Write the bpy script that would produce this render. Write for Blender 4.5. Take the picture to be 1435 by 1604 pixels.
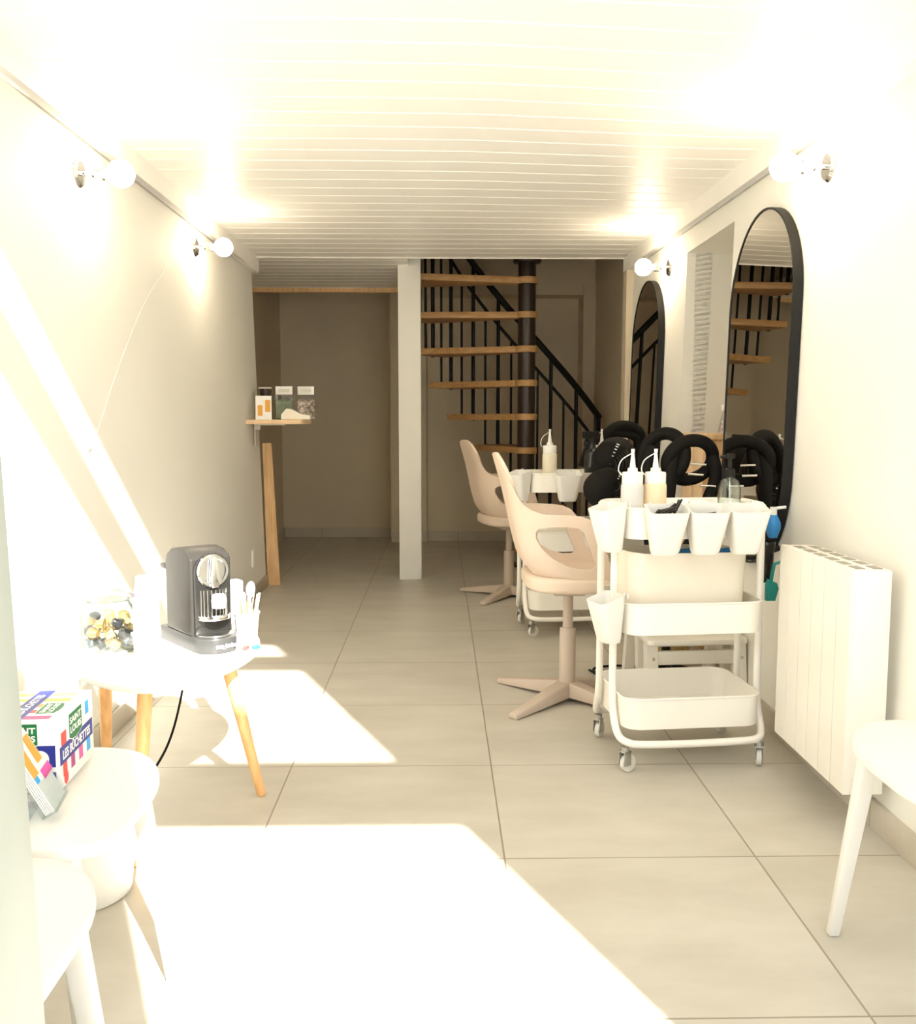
import bpy, bmesh, math, random
from mathutils import Vector, Matrix
from mathutils.geometry import delaunay_2d_cdt
PI = math.pi
rnd = random.Random(7)
for o in list(bpy.data.objects):
    bpy.data.objects.remove(o)
S = bpy.context.scene
C = S.collection

# ------------------------------------------------------------ camera, sky, sun, exposure
CAM_H = 1.05
cam_d = bpy.data.cameras.new('camera')
cam_d.sensor_fit = 'HORIZONTAL'; cam_d.sensor_width = 36.0; cam_d.lens = 36.0 * 1460.0 / 1435.0
cam_d.clip_start = 0.02
cam = bpy.data.objects.new('camera', cam_d); C.objects.link(cam)
cam.location = (0, 0, CAM_H)
cam.rotation_euler = (math.radians(90 - 5.7106), 0, math.radians(-1.0737))
S.camera = cam

W = bpy.data.worlds.new('sky'); S.world = W; W.use_nodes = True
bg = W.node_tree.nodes['Background']
bg.inputs['Color'].default_value = (0.93, 0.96, 1.0, 1); bg.inputs['Strength'].default_value = 5.0

SUN_AZ = math.radians(23.2); SUN_TAN = 0.84 * math.cos(SUN_AZ)
sd = bpy.data.lights.new('sun', 'SUN'); sd.energy = 24.0; sd.angle = math.radians(0.55); sd.color = (1.0, 0.975, 0.91)
sun = bpy.data.objects.new('sun', sd); C.objects.link(sun)
sdir = Vector((-math.sin(SUN_AZ), math.cos(SUN_AZ), -SUN_TAN)).normalized()
sun.rotation_euler = sdir.to_track_quat('-Z', 'Y').to_euler()
sun.location = (2, -6, 6)
LAMP_POWER = 78.0

vs = S.view_settings
S.display_settings.display_device = 'sRGB'
vs.view_transform = 'Standard'; vs.look = 'None'; vs.exposure = 0.0; vs.gamma = 1.0; vs.use_curve_mapping = False
try:
    S.cycles.max_bounces = 14; S.cycles.diffuse_bounces = 8; S.cycles.transparent_max_bounces = 24
    S.cycles.use_denoising = True; S.cycles.sample_clamp_indirect = 12.0
except Exception:
    pass

# ------------------------------------------------------------ materials
def mat(name, col, rough=0.5, metal=0.0, var=0.04, vscale=6.0, bump=0.0, bscale=60.0, col2=None, stretch=None, spec=0.5, sss=0.0):
    m = bpy.data.materials.new(name); m.use_nodes = True
    nt = m.node_tree; b = nt.nodes['Principled BSDF']
    tc = nt.nodes.new('ShaderNodeTexCoord'); mp = nt.nodes.new('ShaderNodeMapping')
    nt.links.new(tc.outputs['Object'], mp.inputs['Vector'])
    if stretch: mp.inputs['Scale'].default_value = stretch
    nz = nt.nodes.new('ShaderNodeTexNoise'); nz.inputs['Scale'].default_value = vscale; nz.inputs['Detail'].default_value = 4
    nt.links.new(mp.outputs['Vector'], nz.inputs['Vector'])
    rp = nt.nodes.new('ShaderNodeValToRGB')
    c1 = tuple(max(0, c * (1 - var)) for c in col); c2 = col2 or tuple(min(1, c * (1 + var)) for c in col)
    rp.color_ramp.elements[0].position = 0.3; rp.color_ramp.elements[1].position = 0.7
    rp.color_ramp.elements[0].color = (*c1, 1); rp.color_ramp.elements[1].color = (*c2, 1)
    nt.links.new(nz.outputs['Fac'], rp.inputs['Fac']); nt.links.new(rp.outputs['Color'], b.inputs['Base Color'])
    b.inputs['Roughness'].default_value = rough; b.inputs['Metallic'].default_value = metal
    b.inputs['Specular IOR Level'].default_value = spec
    if bump:
        n2 = nt.nodes.new('ShaderNodeTexNoise'); n2.inputs['Scale'].default_value = bscale
        nt.links.new(mp.outputs['Vector'], n2.inputs['Vector'])
        bp = nt.nodes.new('ShaderNodeBump'); bp.inputs['Strength'].default_value = bump; bp.inputs['Distance'].default_value = 0.002
        nt.links.new(n2.outputs['Fac'], bp.inputs['Height']); nt.links.new(bp.outputs['Normal'], b.inputs['Normal'])
    return m

def mat_wood(name, a, b_, rough=0.5, stretch=(12, 12, 1.2)):
    return mat(name, a, rough, var=0.08, vscale=5.0, col2=b_, stretch=stretch, bump=0.1, bscale=30)

def mat_glass(name, tint=(0.95, 0.97, 0.96), gloss=0.05, ior=0.22, edge=0.44):
    m = bpy.data.materials.new(name); m.use_nodes = True
    nt = m.node_tree; nt.nodes.clear()
    out = nt.nodes.new('ShaderNodeOutputMaterial'); mix = nt.nodes.new('ShaderNodeMixShader')
    tr = nt.nodes.new('ShaderNodeBsdfTransparent'); gl = nt.nodes.new('ShaderNodeBsdfGlossy'); fr = nt.nodes.new('ShaderNodeLayerWeight')
    rp = nt.nodes.new('ShaderNodeValToRGB'); rp.color_ramp.elements[0].position = 0.45; rp.color_ramp.elements[1].position = 0.97
    rp.color_ramp.elements[0].color = (*tint, 1); rp.color_ramp.elements[1].color = (tint[0]*edge, tint[1]*edge*1.05, tint[2]*edge, 1)
    lw = nt.nodes.new('ShaderNodeLayerWeight'); lw.inputs['Blend'].default_value = 0.5; nt.links.new(lw.outputs['Facing'], rp.inputs['Fac']); nt.links.new(rp.outputs['Color'], tr.inputs['Color']); gl.inputs['Roughness'].default_value = gloss; fr.inputs['Blend'].default_value = ior
    mt = nt.nodes.new('ShaderNodeMath'); mt.operation = 'MULTIPLY_ADD'; mt.inputs[1].default_value = 0.5; mt.inputs[2].default_value = 0.03
    nt.links.new(fr.outputs['Facing'], mt.inputs[0]); nt.links.new(mt.outputs[0], mix.inputs['Fac']); nt.links.new(tr.outputs['BSDF'], mix.inputs[1]); nt.links.new(gl.outputs['BSDF'], mix.inputs[2])
    nt.links.new(mix.outputs['Shader'], out.inputs['Surface'])
    return m

def mat_emit(name, col, strength):
    m = bpy.data.materials.new(name); m.use_nodes = True
    b = m.node_tree.nodes['Principled BSDF']
    b.inputs['Base Color'].default_value = (*col, 1); b.inputs['Emission Color'].default_value = (*col, 1); b.inputs['Emission Strength'].default_value = strength
    return m

def mat_milky(name, col, alpha=0.55):
    m = mat(name, col, 0.35, var=0.02)
    b = m.node_tree.nodes['Principled BSDF']; b.inputs['Alpha'].default_value = alpha
    return m

def tile_mat(name, base, dark, grout, px, py, ox, oy, rough, wob=True):
    m = bpy.data.materials.new(name); m.use_nodes = True
    nt = m.node_tree; b = nt.nodes['Principled BSDF']; L = nt.links.new
    tc = nt.nodes.new('ShaderNodeTexCoord'); sp = nt.nodes.new('ShaderNodeSeparateXYZ'); L(tc.outputs['Object'], sp.inputs[0])
    def mth(op, a, v=None):
        n = nt.nodes.new('ShaderNodeMath'); n.operation = op
        if isinstance(a, (int, float)): n.inputs[0].default_value = a
        else: L(a, n.inputs[0])
        if v is not None:
            if isinstance(v, (int, float)): n.inputs[1].default_value = v
            else: L(v, n.inputs[1])
        return n.outputs[0]
    dx = mth('PINGPONG', mth('DIVIDE', mth('SUBTRACT', sp.outputs['X'], ox), px), 0.5)
    dy = mth('PINGPONG', mth('DIVIDE', mth('SUBTRACT', sp.outputs['Y'], oy), py), 0.5)
    gr = mth('LESS_THAN', mth('MINIMUM', mth('MULTIPLY', dx, px), mth('MULTIPLY', dy, py)), 0.0022)
    fx = mth('FLOOR', mth('DIVIDE', mth('SUBTRACT', sp.outputs['X'], ox), px)); fy = mth('FLOOR', mth('DIVIDE', mth('SUBTRACT', sp.outputs['Y'], oy), py))
    cb = nt.nodes.new('ShaderNodeCombineXYZ'); L(fx, cb.inputs[0]); L(fy, cb.inputs[1])
    wn = nt.nodes.new('ShaderNodeTexWhiteNoise'); wn.noise_dimensions = '3D'; L(cb.outputs[0], wn.inputs['Vector'])
    ad = nt.nodes.new('ShaderNodeVectorMath'); ad.operation = 'ADD'
    sc = nt.nodes.new('ShaderNodeVectorMath'); sc.operation = 'SCALE'; L(wn.outputs['Color'], sc.inputs[0]); sc.inputs['Scale'].default_value = 9.0
    L(tc.outputs['Object'], ad.inputs[0]); L(sc.outputs[0], ad.inputs[1])
    mp = nt.nodes.new('ShaderNodeMapping'); mp.inputs['Scale'].default_value = (1.0, 2.2, 1.0); L(ad.outputs[0], mp.inputs['Vector'])
    nz = nt.nodes.new('ShaderNodeTexNoise'); nz.inputs['Scale'].default_value = 3.0; nz.inputs['Detail'].default_value = 6; nz.inputs['Roughness'].default_value = 0.6
    L(mp.outputs[0], nz.inputs['Vector'])
    rp = nt.nodes.new('ShaderNodeValToRGB'); rp.color_ramp.elements[0].position = 0.32; rp.color_ramp.elements[1].position = 0.66
    rp.color_ramp.elements[0].color = (*dark, 1); rp.color_ramp.elements[1].color = (*base, 1); L(nz.outputs['Fac'], rp.inputs['Fac'])
    mx = nt.nodes.new('ShaderNodeMixRGB'); L(gr, mx.inputs['Fac']); L(rp.outputs['Color'], mx.inputs['Color1']); mx.inputs['Color2'].default_value = (*grout, 1)
    L(mx.outputs['Color'], b.inputs['Base Color'])
    rr = nt.nodes.new('ShaderNodeMapRange'); L(nz.outputs['Fac'], rr.inputs['Value']); rr.inputs['To Min'].default_value = rough - 0.05; rr.inputs['To Max'].default_value = rough + 0.08
    L(rr.outputs['Result'], b.inputs['Roughness'])
    bp = nt.nodes.new('ShaderNodeBump'); bp.inputs['Strength'].default_value = 0.4; bp.inputs['Distance'].default_value = 0.002; bp.invert = True
    L(gr, bp.inputs['Height']); L(bp.outputs['Normal'], b.inputs['Normal'])
    return m

M = {}
M['wall'] = mat('white_wall_paint', (0.82, 0.81, 0.76), 0.65, var=0.012, vscale=1.5, bump=0.12, bscale=90)
M['ceil'] = mat('white_board_paint', (0.92, 0.905, 0.87), 0.45, var=0.012)
M['back'] = mat('taupe_back_wall_paint', (0.64, 0.56, 0.43), 0.7, var=0.03, vscale=1.2, bump=0.2, bscale=40)
M['floor'] = tile_mat('concrete_look_tile', (0.565, 0.535, 0.47), (0.485, 0.455, 0.39), (0.28, 0.24, 0.19), 0.605, 0.605, 0.152, 2.745, 0.36)
M['skirt'] = tile_mat('skirting_tile', (0.56, 0.51, 0.43), (0.48, 0.43, 0.35), (0.30, 0.26, 0.20), 0.605, 0.605, 0.152, 2.30, 0.4)
M['pave'] = mat('pale_pavement', (0.62, 0.58, 0.52), 0.8, var=0.06)
M['white'] = mat('white_powder_coat', (0.86, 0.83, 0.76), 0.35, var=0.01)
M['plastic'] = mat('white_plastic', (0.80, 0.785, 0.745), 0.38, var=0.01)
M['cream'] = mat('cream_plastic', (0.86, 0.80, 0.68), 0.4, var=0.015)
M['beige'] = mat('beige_plastic', (0.70, 0.57, 0.46), 0.5, var=0.02, bump=0.08, bscale=120)
M['beige2'] = mat('beige_plastic_base', (0.52, 0.43, 0.35), 0.5, var=0.03)
M['tread'] = mat_wood('stair_oak', (0.50, 0.27, 0.10), (0.62, 0.37, 0.16), 0.45, (1.5, 12, 12))
M['oak'] = mat_wood('turned_oak_leg', (0.78, 0.42, 0.17), (0.90, 0.54, 0.24), 0.4)
M['pine'] = mat_wood('raw_pine', (0.70, 0.43, 0.20), (0.82, 0.56, 0.30), 0.6)
M['pine2'] = mat_wood('pine_shelf', (0.80, 0.56, 0.34), (0.88, 0.66, 0.42), 0.5, (1.5, 12, 12))
M['black'] = mat('black_painted_metal', (0.009, 0.008, 0.007), 0.45, var=0.1, spec=0.25)
M['brown'] = mat('dark_brown_pole', (0.030, 0.016, 0.010), 0.35, var=0.1)
M['rubber'] = mat('black_rubber', (0.008, 0.007, 0.006), 0.7, var=0.1, bump=0.2, spec=0.15)
M['gloss'] = mat('black_gloss_plastic', (0.018, 0.017, 0.016), 0.12, var=0.05)
M['side'] = mat('dark_grey_shell', (0.035, 0.032, 0.029), 0.3, var=0.05, spec=0.2)
M['base'] = mat('dark_grey_base', (0.05, 0.05, 0.05), 0.3, var=0.05)
M['chrome'] = mat('chrome', (0.82, 0.82, 0.82), 0.08, 1.0, var=0.02)
M['steel'] = mat('zinc_steel', (0.55, 0.55, 0.53), 0.3, 1.0, var=0.04)
M['mirror'] = mat('silvered_mirror', (0.80, 0.78, 0.73), 0.0, 1.0, var=0.0)
M['glass'] = mat_glass('clear_glass', (0.93, 0.96, 0.95))
M['acryl'] = mat_glass('clear_acrylic', (0.93, 0.95, 0.97), 0.03, 0.08, 0.96)
M['sun_dim'] = mat_glass('sun_dimming_glass', (0.08, 0.079, 0.075), 0.3, 0.1)  # tint of the added pane, dark enough to dim the sun
M['paper'] = mat('white_paper', (0.88, 0.87, 0.85), 0.6, var=0.01)
M['blue'] = mat('navy_print', (0.012, 0.022, 0.26), 0.45)
M['green'] = mat('green_print', (0.0, 0.16, 0.045), 0.45)
M['red'] = mat('red_print', (0.80, 0.06, 0.05), 0.45)
M['plum'] = mat('plum_print', (0.42, 0.04, 0.22), 0.45)
M['pink'] = mat('pink_print', (0.85, 0.09, 0.42), 0.45)
M['cyan'] = mat('cyan_print', (0.03, 0.38, 0.80), 0.45)
M['lime'] = mat('lime_print', (0.45, 0.60, 0.12), 0.45)
M['orange'] = mat('amber_print', (0.75, 0.36, 0.05), 0.45)
M['ink'] = mat('grey_ink', (0.12, 0.12, 0.14), 0.6)
M['gold'] = mat('gold_capsule', (0.80, 0.58, 0.28), 0.25, 0.9, var=0.05)
M['cap_black'] = mat('black_capsule', (0.03, 0.03, 0.035), 0.28, 0.6, var=0.1)
M['cap_grey'] = mat('blue_grey_capsule', (0.16, 0.19, 0.23), 0.28, 0.7, var=0.1)
M['stick'] = mat('birch_stick', (0.85, 0.72, 0.48), 0.6, var=0.05)
M['lotion'] = mat_milky('peach_liquid_bottle', (0.95, 0.76, 0.52), 0.9)
M['water'] = mat_milky('pale_liquid_bottle', (0.80, 0.80, 0.78), 0.75)
M['milky'] = mat_milky('milky_bottle', (0.88, 0.82, 0.66), 0.9)
M['teal'] = mat('teal_plastic', (0.01, 0.30, 0.28), 0.4)
M['bluep'] = mat('blue_plastic', (0.02, 0.22, 0.55), 0.4)
M['hair'] = mat('black_clip', (0.02, 0.015, 0.012), 0.35)
M['straw'] = mat('straw_wicker', (0.55, 0.38, 0.14), 0.7, var=0.25, vscale=60, bump=0.6, bscale=120)
M['door'] = mat('pale_grey_green_door', (0.42, 0.46, 0.43), 0.4, var=0.01)
M['grey'] = mat('light_grey_plastic', (0.70, 0.68, 0.62), 0.5)
M['vent'] = mat('vent_shadow_grey', (0.30, 0.28, 0.24), 0.5)
M['sage'] = mat('sage_bag', (0.22, 0.27, 0.20), 0.6, var=0.2, vscale=30)
M['trinket'] = mat('dark_trinkets', (0.16, 0.10, 0.08), 0.35, var=0.8, vscale=60, col2=(0.70, 0.60, 0.52))
M['bulb'] = mat_emit('warm_bulb_glow', (1.0, 0.84, 0.60), LAMP_POWER)

# ------------------------------------------------------------ mesh helpers
def TR(x=0, y=0, z=0, rx=0, ry=0, rz=0):
    return Matrix.Translation((x, y, z)) @ Matrix.Rotation(rz, 4, 'Z') @ Matrix.Rotation(ry, 4, 'Y') @ Matrix.Rotation(rx, 4, 'X')

def merge(bm, tmp, mx=None):
    if mx is not None: bmesh.ops.transform(tmp, matrix=mx, verts=tmp.verts)
    me = bpy.data.meshes.new('t'); tmp.to_mesh(me); tmp.free(); bm.from_mesh(me); bpy.data.meshes.remove(me)

def box(bm, x0, x1, y0, y1, z0, z1, bev=0.0, seg=2, mx=None):
    t = bmesh.new(); bmesh.ops.create_cube(t, size=1.0)
    bmesh.ops.transform(t, matrix=Matrix.Translation(((x0+x1)/2, (y0+y1)/2, (z0+z1)/2)) @ Matrix.Diagonal((abs(x1-x0), abs(y1-y0), abs(z1-z0), 1)), verts=t.verts)
    if bev: bmesh.ops.bevel(t, geom=t.edges[:], offset=bev, segments=seg, profile=0.5, affect='EDGES')
    merge(bm, t, mx); return bm

def lathe(bm, prof, seg=32, mx=None, closed=False):
    """prof: (r, z) list; r=0 ends are capped to a point"""
    t = bmesh.new(); rings = []
    for r, z in prof:
        if r < 1e-6: rings.append([t.verts.new((0, 0, z))])
        else: rings.append([t.verts.new((r*math.cos(2*PI*i/seg), r*math.sin(2*PI*i/seg), z)) for i in range(seg)])
    pairs = list(zip(rings, rings[1:]))
    if closed: pairs.append((rings[-1], rings[0]))
    for a, b in pairs:
        for i in range(seg):
            j = (i+1) % seg
            if len(a) == 1 and len(b) == 1: continue
            if len(a) == 1: t.faces.new((a[0], b[j], b[i]))
            elif len(b) == 1: t.faces.new((a[i], a[j], b[0]))
            else: t.faces.new((a[i], a[j], b[j], b[i]))
    if not closed:
        if len(rings[0]) > 1: t.faces.new(list(reversed(rings[0])))
        if len(rings[-1]) > 1: t.faces.new(rings[-1])
    bmesh.ops.recalc_face_normals(t, faces=t.faces)
    merge(bm, t, mx); return bm

def frame_to(d):
    return Vector(d).normalized().to_track_quat('Z', 'Y').to_matrix().to_4x4()

def cone(bm, p0, p1, r0, r1, seg=20, bev=0.0):
    p0, p1 = Vector(p0), Vector(p1); h = (p1-p0).length
    pr = [(0, 0), (max(r0-bev, 1e-4), 0), (r0, bev), (r1, h-bev), (max(r1-bev, 1e-4), h), (0, h)] if bev else [(0, 0), (r0, 0), (r1, h), (0, h)]
    return lathe(bm, pr, seg, Matrix.Translation(p0) @ frame_to(p1-p0))

def tube(bm, pts, r, seg=12, closed=False, rs=None):
    pts = [Vector(p) for p in pts]; n = len(pts); t = bmesh.new(); rings = []
    up = Vector((0, 0, 1)); prev = None
    for i, p in enumerate(pts):
        if closed: d = (pts[(i+1) % n] - pts[i-1])
        else: d = pts[min(i+1, n-1)] - pts[max(i-1, 0)]
        d.normalize()
        if prev is None:
            a = up if abs(d.z) < 0.9 else Vector((1, 0, 0)); nx = d.cross(a).normalized()
        else:
            nx = (prev - d*prev.dot(d)).normalized()
        prev = nx; ny = d.cross(nx)
        rr = rs[i] if rs else r
        rings.append([t.verts.new(p + (nx*math.cos(2*PI*k/seg) + ny*math.sin(2*PI*k/seg))*rr) for k in range(seg)])
    for i in range(n if closed else n-1):
        a, b = rings[i], rings[(i+1) % n]
        off = 0
        if closed and i == n-1:
            off = min(range(seg), key=lambda q: (a[0].co - b[q].co).length)
        for k in range(seg):
            t.faces.new((a[k], a[(k+1) % seg], b[(k+1+off) % seg], b[(k+off) % seg]))
    if not closed:
        t.faces.new(list(reversed(rings[0]))); t.faces.new(rings[-1])
    bmesh.ops.recalc_face_normals(t, faces=t.faces)
    merge(bm, t); return bm

def smooth_path(pts, n=8, closed=False):
    P = [Vector(p) for p in pts]; N = len(P); out = []
    rng = range(N if closed else N-1)
    for i in rng:
        p0 = P[i-1] if (closed or i > 0) else P[0]; p1 = P[i]; p2 = P[(i+1) % N]
        p3 = P[(i+2) % N] if (closed or i+2 < N) else P[-1]
        for k in range(n):
            u = k/n
            out.append(0.5*((2*p1) + (p2-p0)*u + (2*p0-5*p1+4*p2-p3)*u*u + (3*p1-p0-3*p2+p3)*u**3))
    if not closed: out.append(P[-1])
    return out

def prism(bm, poly, z0, z1, mx=None, bev=0.0, seg=2):
    """poly: xy outline, extruded along z"""
    t = bmesh.new(); vs_ = [t.verts.new((p[0], p[1], z0)) for p in poly]
    f = t.faces.new(vs_); r = bmesh.ops.extrude_face_region(t, geom=[f])
    bmesh.ops.translate(t, verts=[v for v in r['geom'] if isinstance(v, bmesh.types.BMVert)], vec=(0, 0, z1-z0))
    bmesh.ops.recalc_face_normals(t, faces=t.faces)
    if bev:
        es = [e for e in t.edges if abs(e.verts[0].co.z - e.verts[1].co.z) < 1e-7]
        bmesh.ops.bevel(t, geom=es, offset=bev, segments=seg, profile=0.5, affect='EDGES')
    merge(bm, t, mx); return bm

def rrect(w, d, r, n=6, cx=0, cy=0):
    out = []
    for sx, sy, a0 in ((1, 1, 0), (-1, 1, PI/2), (-1, -1, PI), (1, -1, 1.5*PI)):
        for k in range(n+1):
            a = a0 + k*PI/2/n
            out.append((cx + sx*(w/2-r) + r*math.cos(a), cy + sy*(d/2-r) + r*math.sin(a)))
    return out

def pip(x, y, poly):
    c = False; n = len(poly); j = n-1
    for i in range(n):
        xi, yi = poly[i]; xj, yj = poly[j]
        if (yi > y) != (yj > y) and x < (xj-xi)*(y-yi)/(yj-yi)+xi: c = not c
        j = i
    return c

def sheet(bm, outline, holes, fn, step, thick):
    """flat sheet with holes, mapped by fn(u, v) and given a real thickness"""
    vs_ = []; edges = []
    for lp in [outline]+holes:
        b = len(vs_); vs_ += [Vector(p) for p in lp]; edges += [(b+i, b+(i+1) % len(lp)) for i in range(len(lp))]
    xs = [p[0] for p in outline]; ys = [p[1] for p in outline]
    x = min(xs)+step/2
    while x < max(xs):
        y = min(ys)+step/2
        while y < max(ys):
            if pip(x, y, outline) and not any(pip(x, y, h) for h in holes):
                if min((Vector((x, y))-v).length for v in vs_[:sum(len(l) for l in [outline]+holes)]) > step*0.45: vs_.append(Vector((x, y)))
            y += step
        x += step
    V, E_, F_, _, _, _ = delaunay_2d_cdt(vs_, edges, [], 0, 1e-6)
    t = bmesh.new(); bv = [t.verts.new(fn(v.x, v.y)) for v in V]
    for f in F_:
        cx = sum(V[i].x for i in f)/3; cy = sum(V[i].y for i in f)/3
        if pip(cx, cy, outline) and not any(pip(cx, cy, h) for h in holes):
            try: t.faces.new([bv[i] for i in f])
            except ValueError: pass
    bmesh.ops.delete(t, geom=[v for v in t.verts if not v.link_faces], context='VERTS')
    bmesh.ops.recalc_face_normals(t, faces=t.faces)
    bmesh.ops.solidify(t, geom=t.faces[:], thickness=thick)
    bmesh.ops.recalc_face_normals(t, faces=t.faces)
    merge(bm, t); return bm

def obj(name, bm, m, parent=None, sharp=0.6, loc=None):
    for f in bm.faces: f.smooth = True
    for e in bm.edges:
        if len(e.link_faces) == 2 and e.calc_face_angle(0) > sharp: e.smooth = False
    me = bpy.data.meshes.new(name); bm.to_mesh(me); bm.free()
    me.materials.append(M[m] if isinstance(m, str) else m)
    o = bpy.data.objects.new(name, me); C.objects.link(o)
    if parent is not None: o.parent = parent
    if loc: o.location = loc
    return o

def thing(name, label, cat, loc=(0, 0, 0), rz=0.0, group=None):
    o = bpy.data.objects.new(name, None); C.objects.link(o); o.empty_display_size = 0.05
    o.location = loc; o.rotation_euler = (0, 0, rz); o['label'] = label; o['category'] = cat
    if group: o['group'] = group
    return o

def tag(o, label, cat, group=None, kind=None):
    o['label'] = label; o['category'] = cat
    if group: o['group'] = group
    if kind: o['kind'] = kind
    return o

def struct(name, bm, m, parent=None, sharp=0.6, label=None):
    o = obj(name, bm, m, parent, sharp)
    if parent is None: o['kind'] = 'structure'
    if label: o['label'] = label
    return o

def dup(root, loc=None, rz=None, label=None, group=None, skip=()):
    r = root.copy(); C.objects.link(r)
    if loc is not None: r.location = loc
    if rz is not None: r.rotation_euler = (0, 0, rz)
    if label: r['label'] = label
    if group: r['group'] = group
    for ch in list(root.children):
        if ch.name.split('.')[0] in skip: continue
        c = ch.copy(); C.objects.link(c); c.parent = r
        for g in ch.children:
            d = g.copy(); C.objects.link(d); d.parent = c
    return r

def lettering(s, size, m, parent, mx, depth=0.0004, name='lettering', align='CENTER', sx=1.0, bold=0.0):
    cu = bpy.data.curves.new('txt', 'FONT'); cu.body = s; cu.size = size; cu.align_x = align; cu.align_y = 'CENTER'
    cu.extrude = depth; cu.offset = bold; cu.resolution_u = 4
    to = bpy.data.objects.new('txt', cu); C.objects.link(to)
    dg = bpy.context.evaluated_depsgraph_get()
    me = bpy.data.meshes.new_from_object(to.evaluated_get(dg))
    bpy.data.objects.remove(to); bpy.data.curves.remove(cu)
    me.transform(mx @ Matrix.Diagonal((sx, 1, 1, 1)))
    me.materials.clear(); me.materials.append(M[m]); me.name = name
    o = bpy.data.objects.new(name, me); C.objects.link(o); o.parent = parent
    return o

# ------------------------------------------------------------ the setting
XL0, XL1 = -1.10, -0.027          # left wall x = XL0 + XL1*z  (old walls lean slightly)
XR0, XR1 = 1.12, 0.022
def xl(z): return XL0 + XL1*z
def xr(z): return XR0 + XR1*z
def hexa(bm, pts):
    """8 points: bottom 4 then top 4 (same order)"""
    v = [bm.verts.new(p) for p in pts]
    for f in ((0, 1, 2, 3), (7, 6, 5, 4), (0, 4, 5, 1), (1, 5, 6, 2), (2, 6, 7, 3), (3, 7, 4, 0)): bm.faces.new([v[i] for i in f])
    bmesh.ops.recalc_face_normals(bm, faces=bm.faces)
def lean_slab(bm, xf, t, y0, y1, z0, z1):
    hexa(bm, [(xf(z0), y0, z0), (xf(z0)+t, y0, z0), (xf(z0)+t, y1, z0), (xf(z0), y1, z0),
              (xf(z1), y0, z1), (xf(z1)+t, y0, z1), (xf(z1)+t, y1, z1), (xf(z1), y1, z1)])

TOP = 3.98; YF = -0.30; ZC = 2.02
bm = bmesh.new(); box(bm, -1.6, 1.7, YF-0.12, 8.5, -0.1, 0.0); struct('floor', bm, 'floor')
bm = bmesh.new(); box(bm, -9, 9, -12, YF-0.12, -0.12, -0.02); struct('pavement', bm, 'pave')
bm = bmesh.new(); lean_slab(bm, xl, -0.12, YF, 5.83, 0, TOP); struct('wall_left', bm, 'wall')
bm = bmesh.new()
lean_slab(bm, xr, 0.12, 2.05, 3.745, 0, TOP); box(bm, 1.42, 1.54, YF, 2.17, 0, TOP); box(bm, 1.22, 1.42, 2.05, 2.17, 0, TOP); lean_slab(bm, xr, 0.12, 4.45, 5.8, 0, TOP); lean_slab(bm, xr, 0.12, 3.745, 4.45, 1.825, TOP)
box(bm, 1.20, 1.62, 4.45, 4.52, 0, 1.9); box(bm, 1.20, 1.62, 3.67, 3.745, 0, 1.9); box(bm, 1.62, 1.7, 3.67, 4.52, 0, 1.9); box(bm, 1.20, 1.62, 3.745, 4.45, 1.825, 1.9)
struct('wall_right', bm, 'wall')
bm = bmesh.new()                                     # the set-back end of the room
box(bm, -1.5, -1.40, 5.83, 8.4, 0, TOP); box(bm, -1.5, -1.1-.12, 5.73, 5.83, 0, TOP); struct('wall_alcove', bm, 'back')
bm = bmesh.new(); box(bm, -1.5, -0.40, 8.29, 8.42, 0, TOP); box(bm, -0.42, -0.12, 7.93, 8.42, 0, TOP); box(bm, -0.2, 1.6, 8.0, 8.42, 0, TOP); struct('wall_back', bm, 'back')
bm = bmesh.new(); box(bm, 1.27, 1.42, 5.7, 8.1, 0, TOP); box(bm, 1.12, 1.4, 5.69, 5.8, 0, TOP); struct('wall_stairs', bm, 'back')
bm = bmesh.new(); box(bm, 1.17, 1.27, 7.72, 8.0, 0, 2.15); struct('trim_1', bm, 'back')        # pipe casing in the corner
bm = bmesh.new(); box(bm, -0.12, 1.27, 7.75, 8.0, 2.06, TOP); struct('trim_2', bm, 'back')      # beam over the stairs
bm = bmesh.new(); box(bm, -1.5, 1.7, YF-0.12, 8.5, TOP, TOP+0.1); struct('ceiling_upper', bm, 'back')
# unseen made-up shop front: bars and gaps shaped to cast the sun patches
bm = bmesh.new()
box(bm, -1.6, -1.02, YF-0.04, YF, 0, TOP+0.1); box(bm, 1.195, 1.7, YF-0.04, YF, 0, TOP+0.1)
box(bm, -1.02, 1.195, YF-0.04, YF, 2.232, 2.596); box(bm, -1.02, 1.195, YF-0.04, YF, 3.494, 3.68); box(bm, -1.02, 1.195, YF-0.04, YF, 3.864, TOP+0.1)
struct('sun_mask_front', bm, 'wall')
bm = bmesh.new(); box(bm, -1.02, 0.31, YF-0.07, YF-0.06, 0, 2.218); struct('sun_dimming_pane_1', bm, 'sun_dim')  # unseen frosted pane, added to weaken sun on the left side
bm = bmesh.new(); box(bm, -1.3, 1.5, 2.0, 2.1, ZC+0.005, TOP); struct('leak_block_wall', bm, 'wall')  # unseen, added to stop entrance light leaking over the ceiling

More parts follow.
